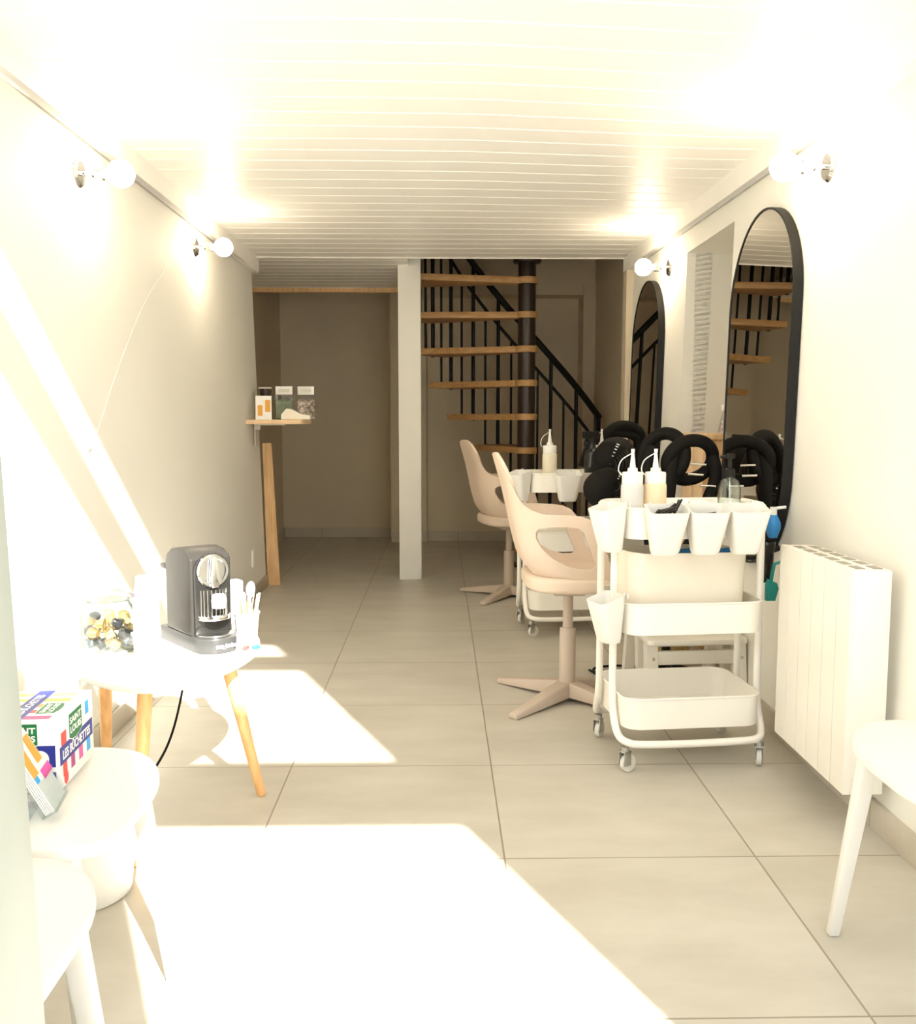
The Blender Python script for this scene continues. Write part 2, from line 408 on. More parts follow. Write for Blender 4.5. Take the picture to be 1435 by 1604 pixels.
def zc(x, y):
    a = min(max(x/1.1, 0), 1); b = min(max((5.2-y)/2.6, 0), 1)
    return ZC - 0.045*a*b
bm = bmesh.new()                                     # boarded ceiling with V grooves
def ceil_piece(x0, x1, y0, y1):
    ys = []; k = math.ceil(y0/0.14)
    ys.append((y0, 0))
    while k*0.14 < y1-0.01:
        yy = k*0.14
        if yy > y0+0.01: ys += [(yy-0.006, 0), (yy, 0.005), (yy+0.006, 0)]
        k += 1
    ys.append((y1, 0)); nx = 6
    rows = [[bm.verts.new((x0+(x1-x0)*i/nx, y, zc(x0+(x1-x0)*i/nx, y)+dz)) for i in range(nx+1)] for y, dz in ys]
    for r0, r1 in zip(rows, rows[1:]):
        for i in range(nx): bm.faces.new((r0[i], r1[i], r1[i+1], r0[i+1]))
    box(bm, x0, x1, y0, y1, ZC+0.012, ZC+0.10)
    box(bm, x0, x1, y1-0.012, y1, ZC-0.004, ZC+0.10)
ceil_piece(-1.2, 1.42, 2.0, 5.78)
ceil_piece(-1.45, -0.20, 5.78, 7.08)
struct('ceiling', bm, 'ceil', sharp=-1)
bm = bmesh.new(); box(bm, -1.40, -0.27, 7.06, 7.10, ZC-0.035, ZC-0.004); struct('trim_3', bm, 'pine')   # batten at the end of the boards
bm = bmesh.new(); box(bm, -1.40, -0.20, 7.085, 7.13, ZC-0.004, ZC+0.6); struct('trim_4', bm, 'back')
# cornices
def cornice(name, sgn, xf, y0, y1):
    bm = bmesh.new(); t = -0.045*sgn
    for ya, yb in [(y0+(y1-y0)*i/6, y0+(y1-y0)*(i+1)/6) for i in range(6)]:
        za, zb = (zc(xf(ZC), ya), zc(xf(ZC), yb)); X0 = xf(2.0)
        hexa(bm, [(X0+.02*sgn, ya, za-.08), (X0+t, ya, za-.08), (X0+t, yb, zb-.08), (X0+.02*sgn, yb, zb-.08),
                  (X0+.02*sgn, ya, za+.01), (X0+t, ya, za+.01), (X0+t, yb, zb+.01), (X0+.02*sgn, yb, zb+.01)])
    bmesh.ops.remove_doubles(bm, verts=bm.verts, dist=1e-5)
    struct(name, bm, 'ceil', sharp=0.5)
cornice('trim_left', -1, xl, 2.1, 5.84); cornice('trim_right', 1, xr, 2.1, 5.8)
# skirting
bm = bmesh.new(); box(bm, -1.10, -1.088, YF, 5.83, 0, 0.075, 0.002); struct('baseboard_left', bm, 'skirt')
bm = bmesh.new(); box(bm, 1.108, 1.125, 2.05, 3.745, 0, 0.075, 0.002); box(bm, 1.108, 1.125, 4.45, 5.8, 0, 0.075, 0.002); struct('baseboard_right', bm, 'skirt')
bm = bmesh.new(); box(bm, -1.40, -0.42, 8.275, 8.29, 0, 0.085); box(bm, -0.42, -0.12, 7.915, 7.93, 0, 0.085); box(bm, -0.12, 1.17, 7.985, 8.0, 0, 0.085); box(bm, -1.40, -1.385, 5.83, 8.28, 0, 0.085); box(bm, 1.255, 1.27, 5.8, 7.72, 0, .085); struct('baseboard_back', bm, 'skirt')
# pillar
bm = bmesh.new(); box(bm, -0.27, -0.125, 6.05, 6.20, 0, 2.3, 0.004); struct('pillar', bm, 'wall')

# door leaf, folded back inwards on the left
d = thing('door_1', 'pale grey green entrance door leaf standing open', 'door', (-0.388, 0.0, 0.0)); d['kind'] = 'structure'
d.rotation_euler = (0, math.radians(-1.7), math.radians(-2.6))
bm = bmesh.new(); box(bm, -0.02, 0.02, 0.0, 0.09, 0.01, 1.78, 0.003); box(bm, -0.02, 0.02, 0.69, 0.78, 0.01, 1.78, 0.003)
box(bm, -0.019, 0.019, 0.09, 0.69, 0.01, 0.30); box(bm, -0.019, 0.019, 0.09, 0.69, 1.68, 1.78); obj('door_frame', bm, 'door', d)
bm = bmesh.new(); box(bm, -0.006, 0.006, 0.09, 0.69, 0.30, 1.68); obj('door_pane', bm, 'glass', d)
bm = bmesh.new(); box(bm, -0.028, -0.019, 0.71, 0.75, 0.86, 1.06, 0.003); tube(bm, [(-0.028, 0.73, 1.0), (-0.06, 0.73, 1.0), (-0.06, 0.62, 1.0)], 0.009); obj('door_handle', bm, 'steel', d)

# wall fittings
def socket(loc, w=0.07, h=0.075):
    bm = bmesh.new(); box(bm, 0, 0.012, -w/2, w/2, -h/2, h/2, 0.003)
    o = obj('wall_socket', bm, 'plastic'); o.location = loc; return o
tag(socket((-1.106, 5.45, 0.235), 0.08, 0.10), 'white socket plate low on the left wall near the pine plank', 'socket')
tag(socket((-1.111, 3.98, 0.335), 0.12, 0.10), 'white box fixed low on left wall behind the coffee table', 'junction box')
bm = bmesh.new(); pts = []
for px_, Y_, Z_ in ((0, 3.02, 0.955), (1, 3.10, 1.02), (2, 3.25, 1.16), (3, 3.45, 1.33), (4, 3.68, 1.50), (5, 3.95, 1.66)): pts.append((xl(Z_)+0.003, Y_, Z_))
tube(bm, smooth_path(pts, 4), 0.0022, 8); tube(bm, [(xl(.96)+.003, 3.03, .962), (xl(.95)+.003, 3.0, .955), (xl(.95)+.003, 2.985, .945)], 0.0035, 8)
tag(obj('wall_cable', bm, 'plastic'), 'thin white cable running diagonally up the left wall', 'cable')

# wall lamps
def lamp(x, y, z, sgn):
    t = thing('wall_lamp', '', 'lamp', (x, y, z)); s = sgn
    bm = bmesh.new(); lathe(bm, [(0, 0), (0.042, 0), (0.044, 0.004), (0.038, 0.012), (0.012, 0.016), (0, 0.016)], 32, TR(ry=s*PI/2)); obj('wall_plate', bm, 'chrome', t)
    bm = bmesh.new(); tube(bm, [(s*0.014, 0, 0), (s*0.05, 0, 0)], 0.008); obj('arm', bm, 'chrome', t)
    bm = bmesh.new(); lathe(bm, [(0, 0), (0.012, 0), (0.020, 0.01), (0.021, 0.035), (0.018, 0.038), (0, 0.038)], 24, TR(s*0.045, ry=s*PI/2)); obj('bulb_holder', bm, 'chrome', t)
    bm = bmesh.new(); n = 14
    pr = [(0, 0.0), (0.013, 0.0), (0.014, 0.012)] + [(0.043*math.sin(a), 0.052-0.043*math.cos(a)) for a in [0.45+(PI-0.45)*i/n for i in range(n)]] + [(0, 0.095)]
    lathe(bm, pr, 28, TR(s*0.083, ry=s*PI/2)); obj('globe_bulb', bm, 'bulb', t)
    return t
a = lamp(xl(1.83), 3.075, 1.825, 1); tag(a, 'lit globe wall lamp on left wall, nearer the entrance', 'lamp', 'globe wall lamps')
a = lamp(xl(1.86), 4.49, 1.85, 1); tag(a, 'lit globe wall lamp on left wall, farther from entrance', 'lamp', 'globe wall lamps')
a = lamp(xr(1.80), 2.84, 1.795, -1); tag(a, 'lit globe wall lamp on right wall above the large arched mirror', 'lamp', 'globe wall lamps')
a = lamp(xr(1.81), 4.78, 1.81, -1); tag(a, 'lit globe wall lamp on right wall above the far narrow mirror', 'lamp', 'globe wall lamps')

# mirrors
def mirror(y0, y1, z0, z1, label):
    xw = xr((z0+z1)/2)-0.003; cy, cz = (y0+y1)/2, (z0+z1)/2
    t = thing('arched_mirror', label, 'mirror', (xw, cy, cz), 0, 'pill-shaped wall mirrors')
    t.rotation_euler = (0, -math.atan(-XR1), 0)
    w, h = y1-y0, z1-z0; r = w/2; n = 24
    def loop(rr, hh):
        out = [(rr*math.cos(k*PI/n), hh-rr+0 + rr*math.sin(k*PI/n)) for k in range(n+1)]
        return out + [(-p[0], -p[1]) for p in out]
    hh = h/2
    bm = bmesh.new()
    def ring(r_out, x0, x1, r_in):
        lo = loop(r_out, hh-(r-r_out)); li = loop(r_in, hh-(r-r_in)); N = len(lo)
        A = [bm.verts.new((x0, p[0], p[1])) for p in lo]; B = [bm.verts.new((x1, p[0], p[1])) for p in lo]
        Cc = [bm.verts.new((x1, p[0], p[1])) for p in li]; D = [bm.verts.new((x0, p[0], p[1])) for p in li]
        for i in range(N):
            j = (i+1) % N
            for q in ((A, B), (B, Cc), (Cc, D), (D, A)): bm.faces.new((q[0][i], q[0][j], q[1][j], q[1][i]))
    ring(r, 0.0, -0.032, r-0.007); bmesh.ops.recalc_face_normals(bm, faces=bm.faces)
    obj('frame', bm, 'black', t)
    bm = bmesh.new(); lp = loop(r-0.006, hh-0.006)
    v = [bm.verts.new((-0.029, p[0], p[1])) for p in lp]; v2 = [bm.verts.new((-0.004, p[0], p[1])) for p in lp]
    bm.faces.new(v); bm.faces.new(v2)
    for i in range(len(v)): bm.faces.new((v[i], v[(i+1) % len(v)], v2[(i+1) % len(v)], v2[i]))
    bmesh.ops.recalc_face_normals(bm, faces=bm.faces); obj('mirror_glass', bm, 'mirror', t)
    return t
mirror(2.985, 3.64, 0.535, 1.775, 'large black-framed arched mirror on right wall nearest the radiator')
mirror(4.82, 5.49, 0.56, 1.795, 'narrow-looking black-framed arched mirror beyond the wall opening')

# ------------------------------------------------------------ spiral staircase
SX, SY = 0.606, 6.62; R = 0.80; STEP = math.radians(15.1); RISE = 0.236
st = thing('spiral_staircase', 'spiral staircase with oak treads, dark pole and black railing', 'staircase', (SX, SY, 0))
bm = bmesh.new(); cone(bm, (0, 0, 0), (0, 0, 3.0), 0.062, 0.062, 32); lathe(bm, [(0, 0), (0.11, 0), (0.11, 0.012), (0, 0.012)], 32); obj('pole', bm, 'brown', st)
def pol(phi, r, z): return (-r*math.cos(phi), r*math.sin(phi), z)
def phi_k(k): return math.radians(75) - k*STEP
for k in range(-3, 9):
    z = 0.85 + k*RISE; ph = phi_k(k); w0 = math.radians(5); w1 = math.radians(14)
    n = 10; c = (0, 0)
    out = []
    for i in range(n+1):
        a = ph - w1 + 2*w1*i/n; out.append((-R*math.cos(a), R*math.sin(a)))
    hub = []
    for i in range(17):
        a = ph + math.radians(38) + (2*PI - math.radians(76))*i/16; hub.append((-0.078*math.cos(a), 0.078*math.sin(a)))
    bm = bmesh.new(); prism(bm, out+hub, z-0.045, z, bev=0.004); obj('tread', bm, 'tread', st)
bm = bmesh.new(); lathe(bm, [(0, 0), (0.095, 0), (0.10, 0.01), (0.10, 0.02), (0, 0.02)], 32, TR(z=2.13)); 
obj('landing_collar', bm, 'brown', st)
def rail_z(phi): return 1.08 + (math.radians(138)-phi)/STEP*RISE
def helix(p0, p1, r, dz, n=40): return [pol(p0+(p1-p0)*i/n, r, rail_z(p0+(p1-p0)*i/n)+dz) for i in range(n+1)]
p_lo, p_hi = math.radians(139.5), math.radians(-20)
bm = bmesh.new(); tube(bm, helix(p_lo, p_hi, R, 0, 60), 0.025, 12); obj('handrail', bm, 'black', st)
bm = bmesh.new(); tube(bm, helix(math.radians(137), p_hi, R, -0.22, 60), 0.013, 8); obj('lower_rail', bm, 'black', st)
for k in range(-4, 8):
    for hf in (0, 1):
        ph = phi_k(k) - hf*STEP/2 + math.radians(4)
        zb = 0.85 + k*RISE if k >= -3 else 0.0
        if ph > p_lo: continue
        zt = rail_z(ph) - (0.22 if hf else 0.0)
        if hf == 0: zb -= 0.05
        zb = max(zb, 0.0)
        bm = bmesh.new(); p = pol(ph, R-0.004, 0); r_ = 0.0145 if hf == 0 else 0.009
        cone(bm, (p[0], p[1], zb), (p[0], p[1], zt), r_, r_, 10); obj('baluster', bm, 'black', st)
p = pol(math.radians(137.5), R, 0); bm = bmesh.new(); box(bm, p[0]-.018, p[0]+.018, p[1]-.018, p[1]+.018, 0, 1.08, 0.003); obj('newel_post', bm, 'black', st)

# ------------------------------------------------------------ ledge shelf, plank and what stands on it
sh = thing('wall_shelf', 'small pine shelf with rounded corner on a white bracket, left wall end', 'shelf', (-1.13, 5.45, 1.045))
bm = bmesh.new(); prism(bm, [(0, 0), (0.27, 0), (0.31, 0.015), (0.333, 0.05), (0.333, 0.34), (0, 0.34)], -0.026, 0, bev=0.003); obj('board', bm, 'pine2', sh)
bm = bmesh.new(); box(bm, 0.016, 0.022, 0.17, 0.20, -0.16, -0.026, .002); box(bm, 0.022, 0.20, 0.17, 0.20, -0.034, -0.026, .002); box(bm, 0.02, 0.05, 0.172, 0.198, -0.06, -0.034, .004); obj('bracket', bm, 'plastic', sh)
bm = bmesh.new(); hexa(bm, [(-1.098, 5.86, 0), (-1.02, 5.86, 0), (-1.02, 5.885, 0), (-1.098, 5.885, 0), (-1.110, 5.845, 0.90), (-1.055, 5.845, 0.90), (-1.055, 5.87, 0.90), (-1.110, 5.87, 0.90)])
tag(obj('pine_plank', bm, 'pine'), 'upright raw pine plank leaning against the left wall end', 'plank')
SZ = 1.045
def card_holder(x, y, w, h, nm='leaflet_holder'):
    t = thing(nm, 'white leaflet with amber panels standing at shelf front', 'leaflet', (x, y, SZ), math.radians(8))
    bm = bmesh.new(); box(bm, 0, w, 0, 0.003, 0, h, mx=TR(rx=math.radians(-8))); box(bm, 0, w, 0.003, 0.02, 0, .006); obj('card', bm, 'paper', t)
    for q, (a0, b0, a1, b1) in enumerate(((0.012, 0.022, 0.04, 0.085), (0.055, 0.045, 0.085, 0.115))):
        bm = bmesh.new(); box(bm, a0, a1, -0.0012, 0, b0, b1, mx=TR(rx=math.radians(-8))); obj('printed_panel', bm, 'orange', t)
    return t
card_holder(-1.075, 5.47, 0.092, 0.14)
t = thing('flower_pot', 'dark brown pot with pale rim behind the leaflet', 'pot', (-1.055, 5.68, SZ))
bm = bmesh.new(); lathe(bm, [(0, 0), (0.026, 0), (0.036, 0.185), (0.032, 0.185), (0.024, 0.01), (0, 0.01)], 24); obj('pot_body', bm, 'brown', t)
bm = bmesh.new(); lathe(bm, [(0.033, 0.185), (0.041, 0.185), (0.042, 0.193), (0.033, 0.193)], 24, closed=True); obj('rim', bm, 'grey', t)
def pouch(x, y, label, m, sgn):
    t = thing('display_bag', label, 'bag', (x, y, SZ), math.radians(4*sgn), 'clear display bags on the wall shelf')
    fn = lambda u, v: (u, 0.018*math.sin(PI*max(0.0, min(1, (0.15-v)/0.15)))*(1-abs(u)/0.06), v)
    bm = bmesh.new(); sheet(bm, rrect(0.11, 0.12, 0.012, 4, 0, 0.062), [], lambda u, v: Vector(fn(u, v)), 0.02, 0.02); obj('contents', bm, m, t)
    bm = bmesh.new(); box(bm, -0.05, 0.05, -0.012, -0.008, 0.15, 0.20, .001); obj('header_card', bm, 'paper', t)
    bm = bmesh.new(); box(bm, -0.057, 0.057, -0.008, 0.0, 0.0, 0.195, .002); obj('clear_sleeve', bm, 'acryl', t)
    bm = bmesh.new(); box(bm, -0.032, 0.032, -0.0128, -0.012, 0.165, 0.185); obj('label_print', bm, 'grey', t)
    return t
pouch(-0.945, 5.70, 'clear bag of sage and pink trinkets with white header card', 'sage', 1)
pouch(-0.815+.0, 5.72, 'clear bag of dark trinkets with white header card behind card reader', 'trinket', -1)
t = thing('card_reader', 'cream payment card reader with dark screen on wooden shelf', 'card reader', (-0.93, 5.50, SZ), math.radians(6))
prof = [(0, 0), (0.0, 0.03), (0.03, 0.064), (0.06, 0.062), (0.115, 0.032), (0.165, 0.026), (0.168, 0.004), (0.165, 0)]
bm = bmesh.new(); prism(bm, prof, -0.04, 0.04, TR(rx=PI/2), bev=0.004); obj('body', bm, 'cream', t)
bm = bmesh.new(); box(bm, 0, 0.055, -0.028, 0.028, 0, 0.003, .001, mx=TR(0.066, 0, 0.0605, ry=math.radians(28.6))); obj('screen', bm, 'ink', t)

# ------------------------------------------------------------ radiator
rd = thing('radiator', 'white wall-mounted electric radiator with vertical panels on right wall', 'radiator', (1.0, 2.222, 0.117))
bm = bmesh.new(); box(bm, 0.014, 0.100, 0.0, 0.478, 0.0, 0.565, 0.003); obj('casing', bm, 'white', rd)
for i in range(6):
    bm = bmesh.new(); y0 = i*0.4785/6; box(bm, 0.0, 0.02, y0+0.0018, y0+0.4785/6-0.0018, 0.0, 0.566, 0.001, 1); obj('front_panel', bm, 'white', rd)
for rr, xx in enumerate((0.022, 0.066)):
    for i in range(6):
        bm = bmesh.new(); y0 = 0.025+i*0.073; box(bm, xx, xx+0.022, y0, y0+0.05, 0.564, 0.5665); obj('top_vent', bm, 'vent', rd)
bm = bmesh.new(); box(bm, 0.10, 0.125, 0.08, 0.11, 0.1, 0.5); box(bm, 0.10, 0.125, 0.37, 0.40, 0.1, 0.5); obj('wall_bracket', bm, 'white', rd)

# ------------------------------------------------------------ trolleys
def trolley(label, loc, rz):
    t = thing('utility_trolley', label, 'trolley', loc, rz, 'white three-tier trolleys')
    hx, hy = 0.215, 0.158
    for zb, zt in ((0.130, 0.222), (0.415, 0.507), (0.700, 0.790)):
        bm = bmesh.new(); w, d = 2*hx+0.0, 2*hy+0.012
        o1 = rrect(w, d, 0.055, 8); i1 = rrect(w-0.006, d-0.006, 0.052, 8); N = len(o1)
        A = [bm.verts.new((p[0]*.985, p[1]*.985, zb)) for p in o1]; B = [bm.verts.new((*p, zt)) for p in o1]
        D = [bm.verts.new((*p, zt)) for p in i1]; E2 = [bm.verts.new((p[0]*.985, p[1]*.985, zb+0.003)) for p in i1]
        for X, Y in ((A, B), (B, D), (D, E2)):
            for i in range(N): bm.faces.new((X[i], X[(i+1) % N], Y[(i+1) % N], Y[i]))
        bm.faces.new(A); bm.faces.new(E2); bmesh.ops.recalc_face_normals(bm, faces=bm.faces)
        tray = obj('tray', bm, 'white', t)
        bm = bmesh.new(); tube(bm, [(p[0], p[1], zt) for p in o1], 0.0035, 8, closed=True); obj('rim', bm, 'white', tray)
    for s in (-1, 1):
        for q in (-1, 1):
            bm = bmesh.new(); x = s*(hx+0.014)
            tube(bm, smooth_path([(x, q*0.075, 0.790), (x, q*0.075, 0.5), (x, q*0.075, 0.26), (x, q*0.085, 0.17), (x-s*0.005, q*0.125, 0.108), (x-s*0.03, q*(hy+0.004), 0.092), (x-s*0.09, q*(hy+0.012), 0.088), (0, q*(hy+0.012), 0.086)], 6), 0.0115, 12)
            obj('upright', bm, 'white', t)
        bm = bmesh.new(); x = s*(hx+0.014)
        tube(bm, smooth_path([(x, -0.075, 0.780), (x, -0.070, 0.786), (x, -0.05, 0.788), (x, 0.05, 0.788), (x, 0.070, 0.786), (x, 0.075, 0.780)], 4), 0.0115, 12); obj('handle', bm, 'white', t)
    for sx, sy, an in ((-1, -1, 0.5), (1, -1, 1.2), (-1, 1, 0.9), (1, 1, 0.7)):
        cx, cy = sx*(hx-0.006), sy*(hy-0.006)
        bm = bmesh.new(); mx = TR(cx, cy, 0, rz=an)
        lathe(bm, [(0, 0), (0.013, 0), (0.013, 0.016), (0, 0.016)], 20, TR(cx, cy, 0.064))
        box(bm, -0.014, 0.014, -0.013, -0.0105, 0.022, 0.066, .001, mx=mx); box(bm, -0.014, 0.014, 0.0105, 0.013, 0.022, 0.066, .001, mx=mx); box(bm, -0.014, 0.014, -0.013, 0.013, 0.062, 0.066, mx=mx)
        cs = obj('caster', bm, 'steel', t)
        bm = bmesh.new(); lathe(bm, [(0.006, -0.009), (0.020, -0.010), (0.0265, -0.007), (0.0265, 0.007), (0.020, 0.010), (0.006, 0.009)], 28, mx @ TR(0.012, 0, 0.0265, rx=PI/2), closed=True); lathe(bm, [(0, -0.012), (0.006, -0.012), (0.006, 0.012), (0, 0.012)], 16, mx @ TR(0.012, 0, 0.0265, rx=PI/2))
        obj('wheel', bm, 'grey', cs)
    return t
TRZ = math.radians(5.5); T1 = (0.742, 2.855, 0)
tr1 = trolley('white three-tier metal trolley on casters, the one beside the radiator', T1, TRZ)
T2 = (0.631, 4.59, 0)
tr2 = dup(tr1, T2, TRZ, 'white three-tier metal trolley on casters behind the near beige chair')
def on(T, x, y, z=0.0):
    c, s = math.cos(TRZ), math.sin(TRZ); return (T[0]+c*x-s*y, T[1]+s*x+c*y, z)

def hang_cup(loc, rz, label, w=0.118, d=0.085, h=0.145):
    """tapered hanging caddy cup, origin at top middle of its back edge; opens upward, front towards local -y"""
    bm = bmesh.new(); rows = []
    for z, kw, kd in ((0.0, 1.0, 1.0), (-h+0.012, 0.68, 0.72), (-h, 0.60, 0.62)):
        rows.append([(p[0], p[1]-0.0, z - (0.016*(1-(-(p[1])/d)) * 0 if True else 0)) for p in rrect(w*kw, d*kd, 0.018 if kw == 1 else .022, 6, 0, -d*kd/2)])
    N = len(rows[0])
    def dip(p):     # the rim dips at the front
        return (p[0], p[1], p[2] - 0.022*max(0, min(1, (-p[1]/d-0.15)/0.85)) if p[2] > -0.01 else p[2])
    outer = [[bm.verts.new(dip(p)) for p in r] for r in rows]
    inner = []
    for z, kw, kd in ((0.0, 1.0, 1.0), (-h+0.012, 0.68, 0.72)):
        inner.append([bm.verts.new(dip((p[0], p[1], z + (0 if z == 0 else .002)))) for p in rrect(w*kw-0.006, d*kd-0.006, 0.016, 6, 0, -d*kd/2)])
    for a_, b_ in ((outer[2], outer[1]), (outer[1], outer[0]), (outer[0], inner[0]), (inner[0], inner[1])):
        for i in range(N): bm.faces.new((a_[i], a_[(i+1) % N], b_[(i+1) % N], b_[i]))
    bm.faces.new(outer[2]); bm.faces.new(inner[1]); bmesh.ops.recalc_face_normals(bm, faces=bm.faces)
    t = thing('hanging_cup', label, 'caddy cup', loc, rz, 'white hanging cups on the trolleys')
    obj('cup_body', bm, 'plastic', t)
    for g in (-1, 1):
        bm = bmesh.new(); tube(bm, [(g*w*0.3, 0.0, -0.01), (g*w*0.3, 0.002, 0.003), (g*w*0.3, 0.012, 0.003), (g*w*.3, .014, -.012)], 0.003, 8); obj('hook', bm, 'plastic', t)
    return t
F = -0.170
c1 = hang_cup(on(T1, -0.118, F, 0.806), TRZ, 'front hanging cup holding a heap of dark hair clips')
c2 = hang_cup(on(T1, 0.002, F, 0.806), TRZ, 'middle front hanging cup with few dark clips inside')
c3 = hang_cup(on(T1, 0.122, F, 0.806), TRZ, 'empty front hanging cup nearest the arched mirror')
hang_cup(on(T1, -0.224, -0.105, 0.806), TRZ-math.radians(75), 'white hanging cup on the end of the near trolley, upper', 0.105)
hang_cup(on(T1, -0.226, -0.11, 0.535), TRZ-math.radians(75), 'white hanging cup on the end of the near trolley, beside middle tray', 0.105)
hang_cup(on(T2, -0.232, -0.10, 0.806), TRZ-math.radians(60), 'white hanging cup on the end of the far trolley', 0.115)
hang_cup(on(T2, -0.05, F, 0.806), TRZ, 'white hanging cup on the long side of the far trolley', 0.125)

# hair clips inside the first two cups
def clip_mesh():
    bm = bmesh.new(); box(bm, -0.03, 0.03, -0.004, 0.004, -0.002, 0.002, 0.0015); box(bm, -0.03, 0.025, -0.004, 0.004, 0.0, 0.004, 0.001, mx=TR(ry=math.radians(-9), z=0.002)); tube(bm, [(-0.022, -0.006, 0.0), (-0.022, 0.006, 0.0)], 0.004, 8)
    return bm
clip0 = obj('hair_clip', clip_mesh(), 'hair')
first = True
for i in range(14):
    big = i < 10; cx = -0.118 if big else 0.002
    x = cx + rnd.uniform(-0.014, 0.016); y = F - rnd.uniform(0.022, 0.046); z = (0.750 if big else 0.757) + (i % 5)*0.006
    o = clip0 if first else clip0.copy()
    if not first: C.objects.link(o)
    first = False
    o.location = on(T1, x, y, z + (0.015 if big else 0)); o.rotation_euler = (rnd.uniform(-0.6, 0.6), rnd.uniform(-0.9, 0.2) if big else rnd.uniform(-0.2, 0.2), rnd.uniform(-0.25, 0.25))
    tag(o, 'dark hair clip heaped in the front cup of near trolley' if big else 'dark hair clip lying low in the middle front cup', 'hair clip', 'hair clips in the trolley cups')
o = clip0.copy(); C.objects.link(o); o.location = on(T1, -0.085, F-0.035, 0.795); o.rotation_euler = (0, math.radians(-60), 0.3); tag(o, 'dark hair clip sticking up highest out of the front cup', 'hair clip', 'hair clips in the trolley cups')

# squeeze bottles
def squeeze(loc, label, m, h=0.135, r=0.029, rz=0.0, grp='squeeze bottles with nozzles'):
    t = thing('squeeze_bottle', label, 'bottle', loc, rz, grp)
    bm = bmesh.new(); pr = [(0, 0), (r-0.004, 0), (r, 0.004), (r, h*0.80), (r*0.97, h*0.84), (r*0.9, h*0.86), (0, h*0.86)]; lathe(bm, pr, 28); obj('bottle_body', bm, m, t)
    bm = bmesh.new(); lathe(bm, [(0, h*0.86), (r*0.92, h*0.86), (r*0.92, h*1.03), (r*0.86, h*1.05), (r*0.45, h*1.06), (r*0.42, h*1.12), (0, h*1.12)], 28); obj('screw_cap', bm, 'plastic', t)
    bm = bmesh.new(); lathe(bm, [(0, h*1.12), (r*0.28, h*1.12), (r*0.12, h*1.38), (r*0.16, h*1.385), (r*.16, h*1.44), (0, h*1.44)], 16); tube(bm, smooth_path([(-r*0.8, 0, h*0.98), (-r*1.25, 0, h*1.08), (-r*1.0, 0, h*1.25), (-r*0.15, 0, h*1.36)], 5), 0.0018, 6); obj('nozzle', bm, 'plastic', t)
    return t
squeeze(on(T1, -0.172, -0.055, 0.704), 'clear liquid squeeze bottle with nozzle on near trolley', 'water', 0.178, 0.034)
squeeze(on(T1, -0.101, -0.055, 0.704), 'peach coloured liquid squeeze bottle with nozzle on near trolley', 'lotion', 0.178, 0.034)
squeeze(on(T2, -0.09, 0.02, 0.704), 'milky full squeeze bottle standing on far trolley', 'milky', 0.205, 0.036)
squeeze(on(T2, 0.175, 0.03, 0.704), 'pale squeeze bottle behind black spray bottle on far trolley', 'milky', 0.205, 0.034)
t = thing('pump_bottle', 'clear empty bottle with dark pump on near trolley', 'bottle', on(T1, 0.155, 0.0, 0.704))
bm = bmesh.new(); lathe(bm, [(0, 0), (0.034, 0), (0.035, 0.004), (0.035, 0.13), (0.028, 0.155), (0.013, 0.165), (0.013, 0.172), (0.011, 0.172), (0.011, 0.163), (0.026, 0.153), (0.033, 0.129), (0.033, 0.004), (0, 0.004)], 32); obj('bottle_body', bm, 'glass', t)
bm = bmesh.new(); lathe(bm, [(0, 0.166), (0.016, 0.166), (0.016, 0.19), (0.006, 0.194), (0.006, 0.222), (0.014, 0.225), (0.014, 0.238), (0, 0.238)], 20); tube(bm, [(0, 0, 0.231), (-0.03, 0, 0.228)], 0.005, 8); obj('pump', bm, 'black', t)
bm = bmesh.new(); tube(bm, [(0, 0, 0.166), (0.002, 0, 0.01)], 0.002, 6); obj('dip_tube', bm, 'plastic', t)
# folded paper towel along the top tray
bm = bmesh.new()
fn = lambda u, v: Vector((u, v, 0.006*math.sin(u*38)+0.004*math.sin(u*90+v*30)+0.008*math.cos(v*30)))
sheet(bm, rrect(0.39, 0.20, 0.02, 4), [], fn, 0.02, 0.006); t = obj('paper_towel', bm, 'paper'); t.location = on(T1, 0.0, 0.05, 0.775+0.018); t.rotation_euler = (0, 0, TRZ)
t.location.z = 0.786
tag(t, 'crumpled white paper towel spread over the near trolley top', 'paper towel')
# white tub in the middle tray
def tub(loc, rz, label, w=0.37, d=0.22, h=0.20):
    bm = bmesh.new(); o1 = rrect(w, d, 0.05, 8); i1 = rrect(w-0.008, d-0.008, 0.046, 8); N = len(o1)
    def zt(p): return h - 0.013*math.cos(p[0]/w*2*PI)*(1 if p[1] < 0 else 0.3) - 0.004
    A = [bm.verts.new((p[0]*.95, p[1]*.93, 0)) for p in o1]; B = [bm.verts.new((*p, zt(p))) for p in o1]
    D = [bm.verts.new((*p, zt(p))) for p in i1]; E2 = [bm.verts.new((p[0]*.95, p[1]*.93, 0.004)) for p in i1]
    for X, Y in ((A, B), (B, D), (D, E2)):
        for i in range(N): bm.faces.new((X[i], X[(i+1) % N], Y[(i+1) % N], Y[i]))
    bm.faces.new(A); bm.faces.new(E2); bmesh.ops.recalc_face_normals(bm, faces=bm.faces)
    o = obj('storage_tub', bm, 'cream'); o.location = loc; o.rotation_euler = (0, 0, rz); return tag(o, label, 'tub')
tub(on(T1, 0.0, 0.02, 0.419), TRZ, 'cream plastic tub with wavy rim in near trolley middle tray', 0.38, 0.24, 0.225)
tub(on(T2, 0.0, 0.0, 0.134), TRZ, 'pale plastic tub low in the far trolley bottom tray', 0.34, 0.22, 0.14)
tub(on(T2, 0.0, 0.0, 0.419), TRZ, 'pale plastic tub in the far trolley middle tray', 0.34, 0.22, 0.14)
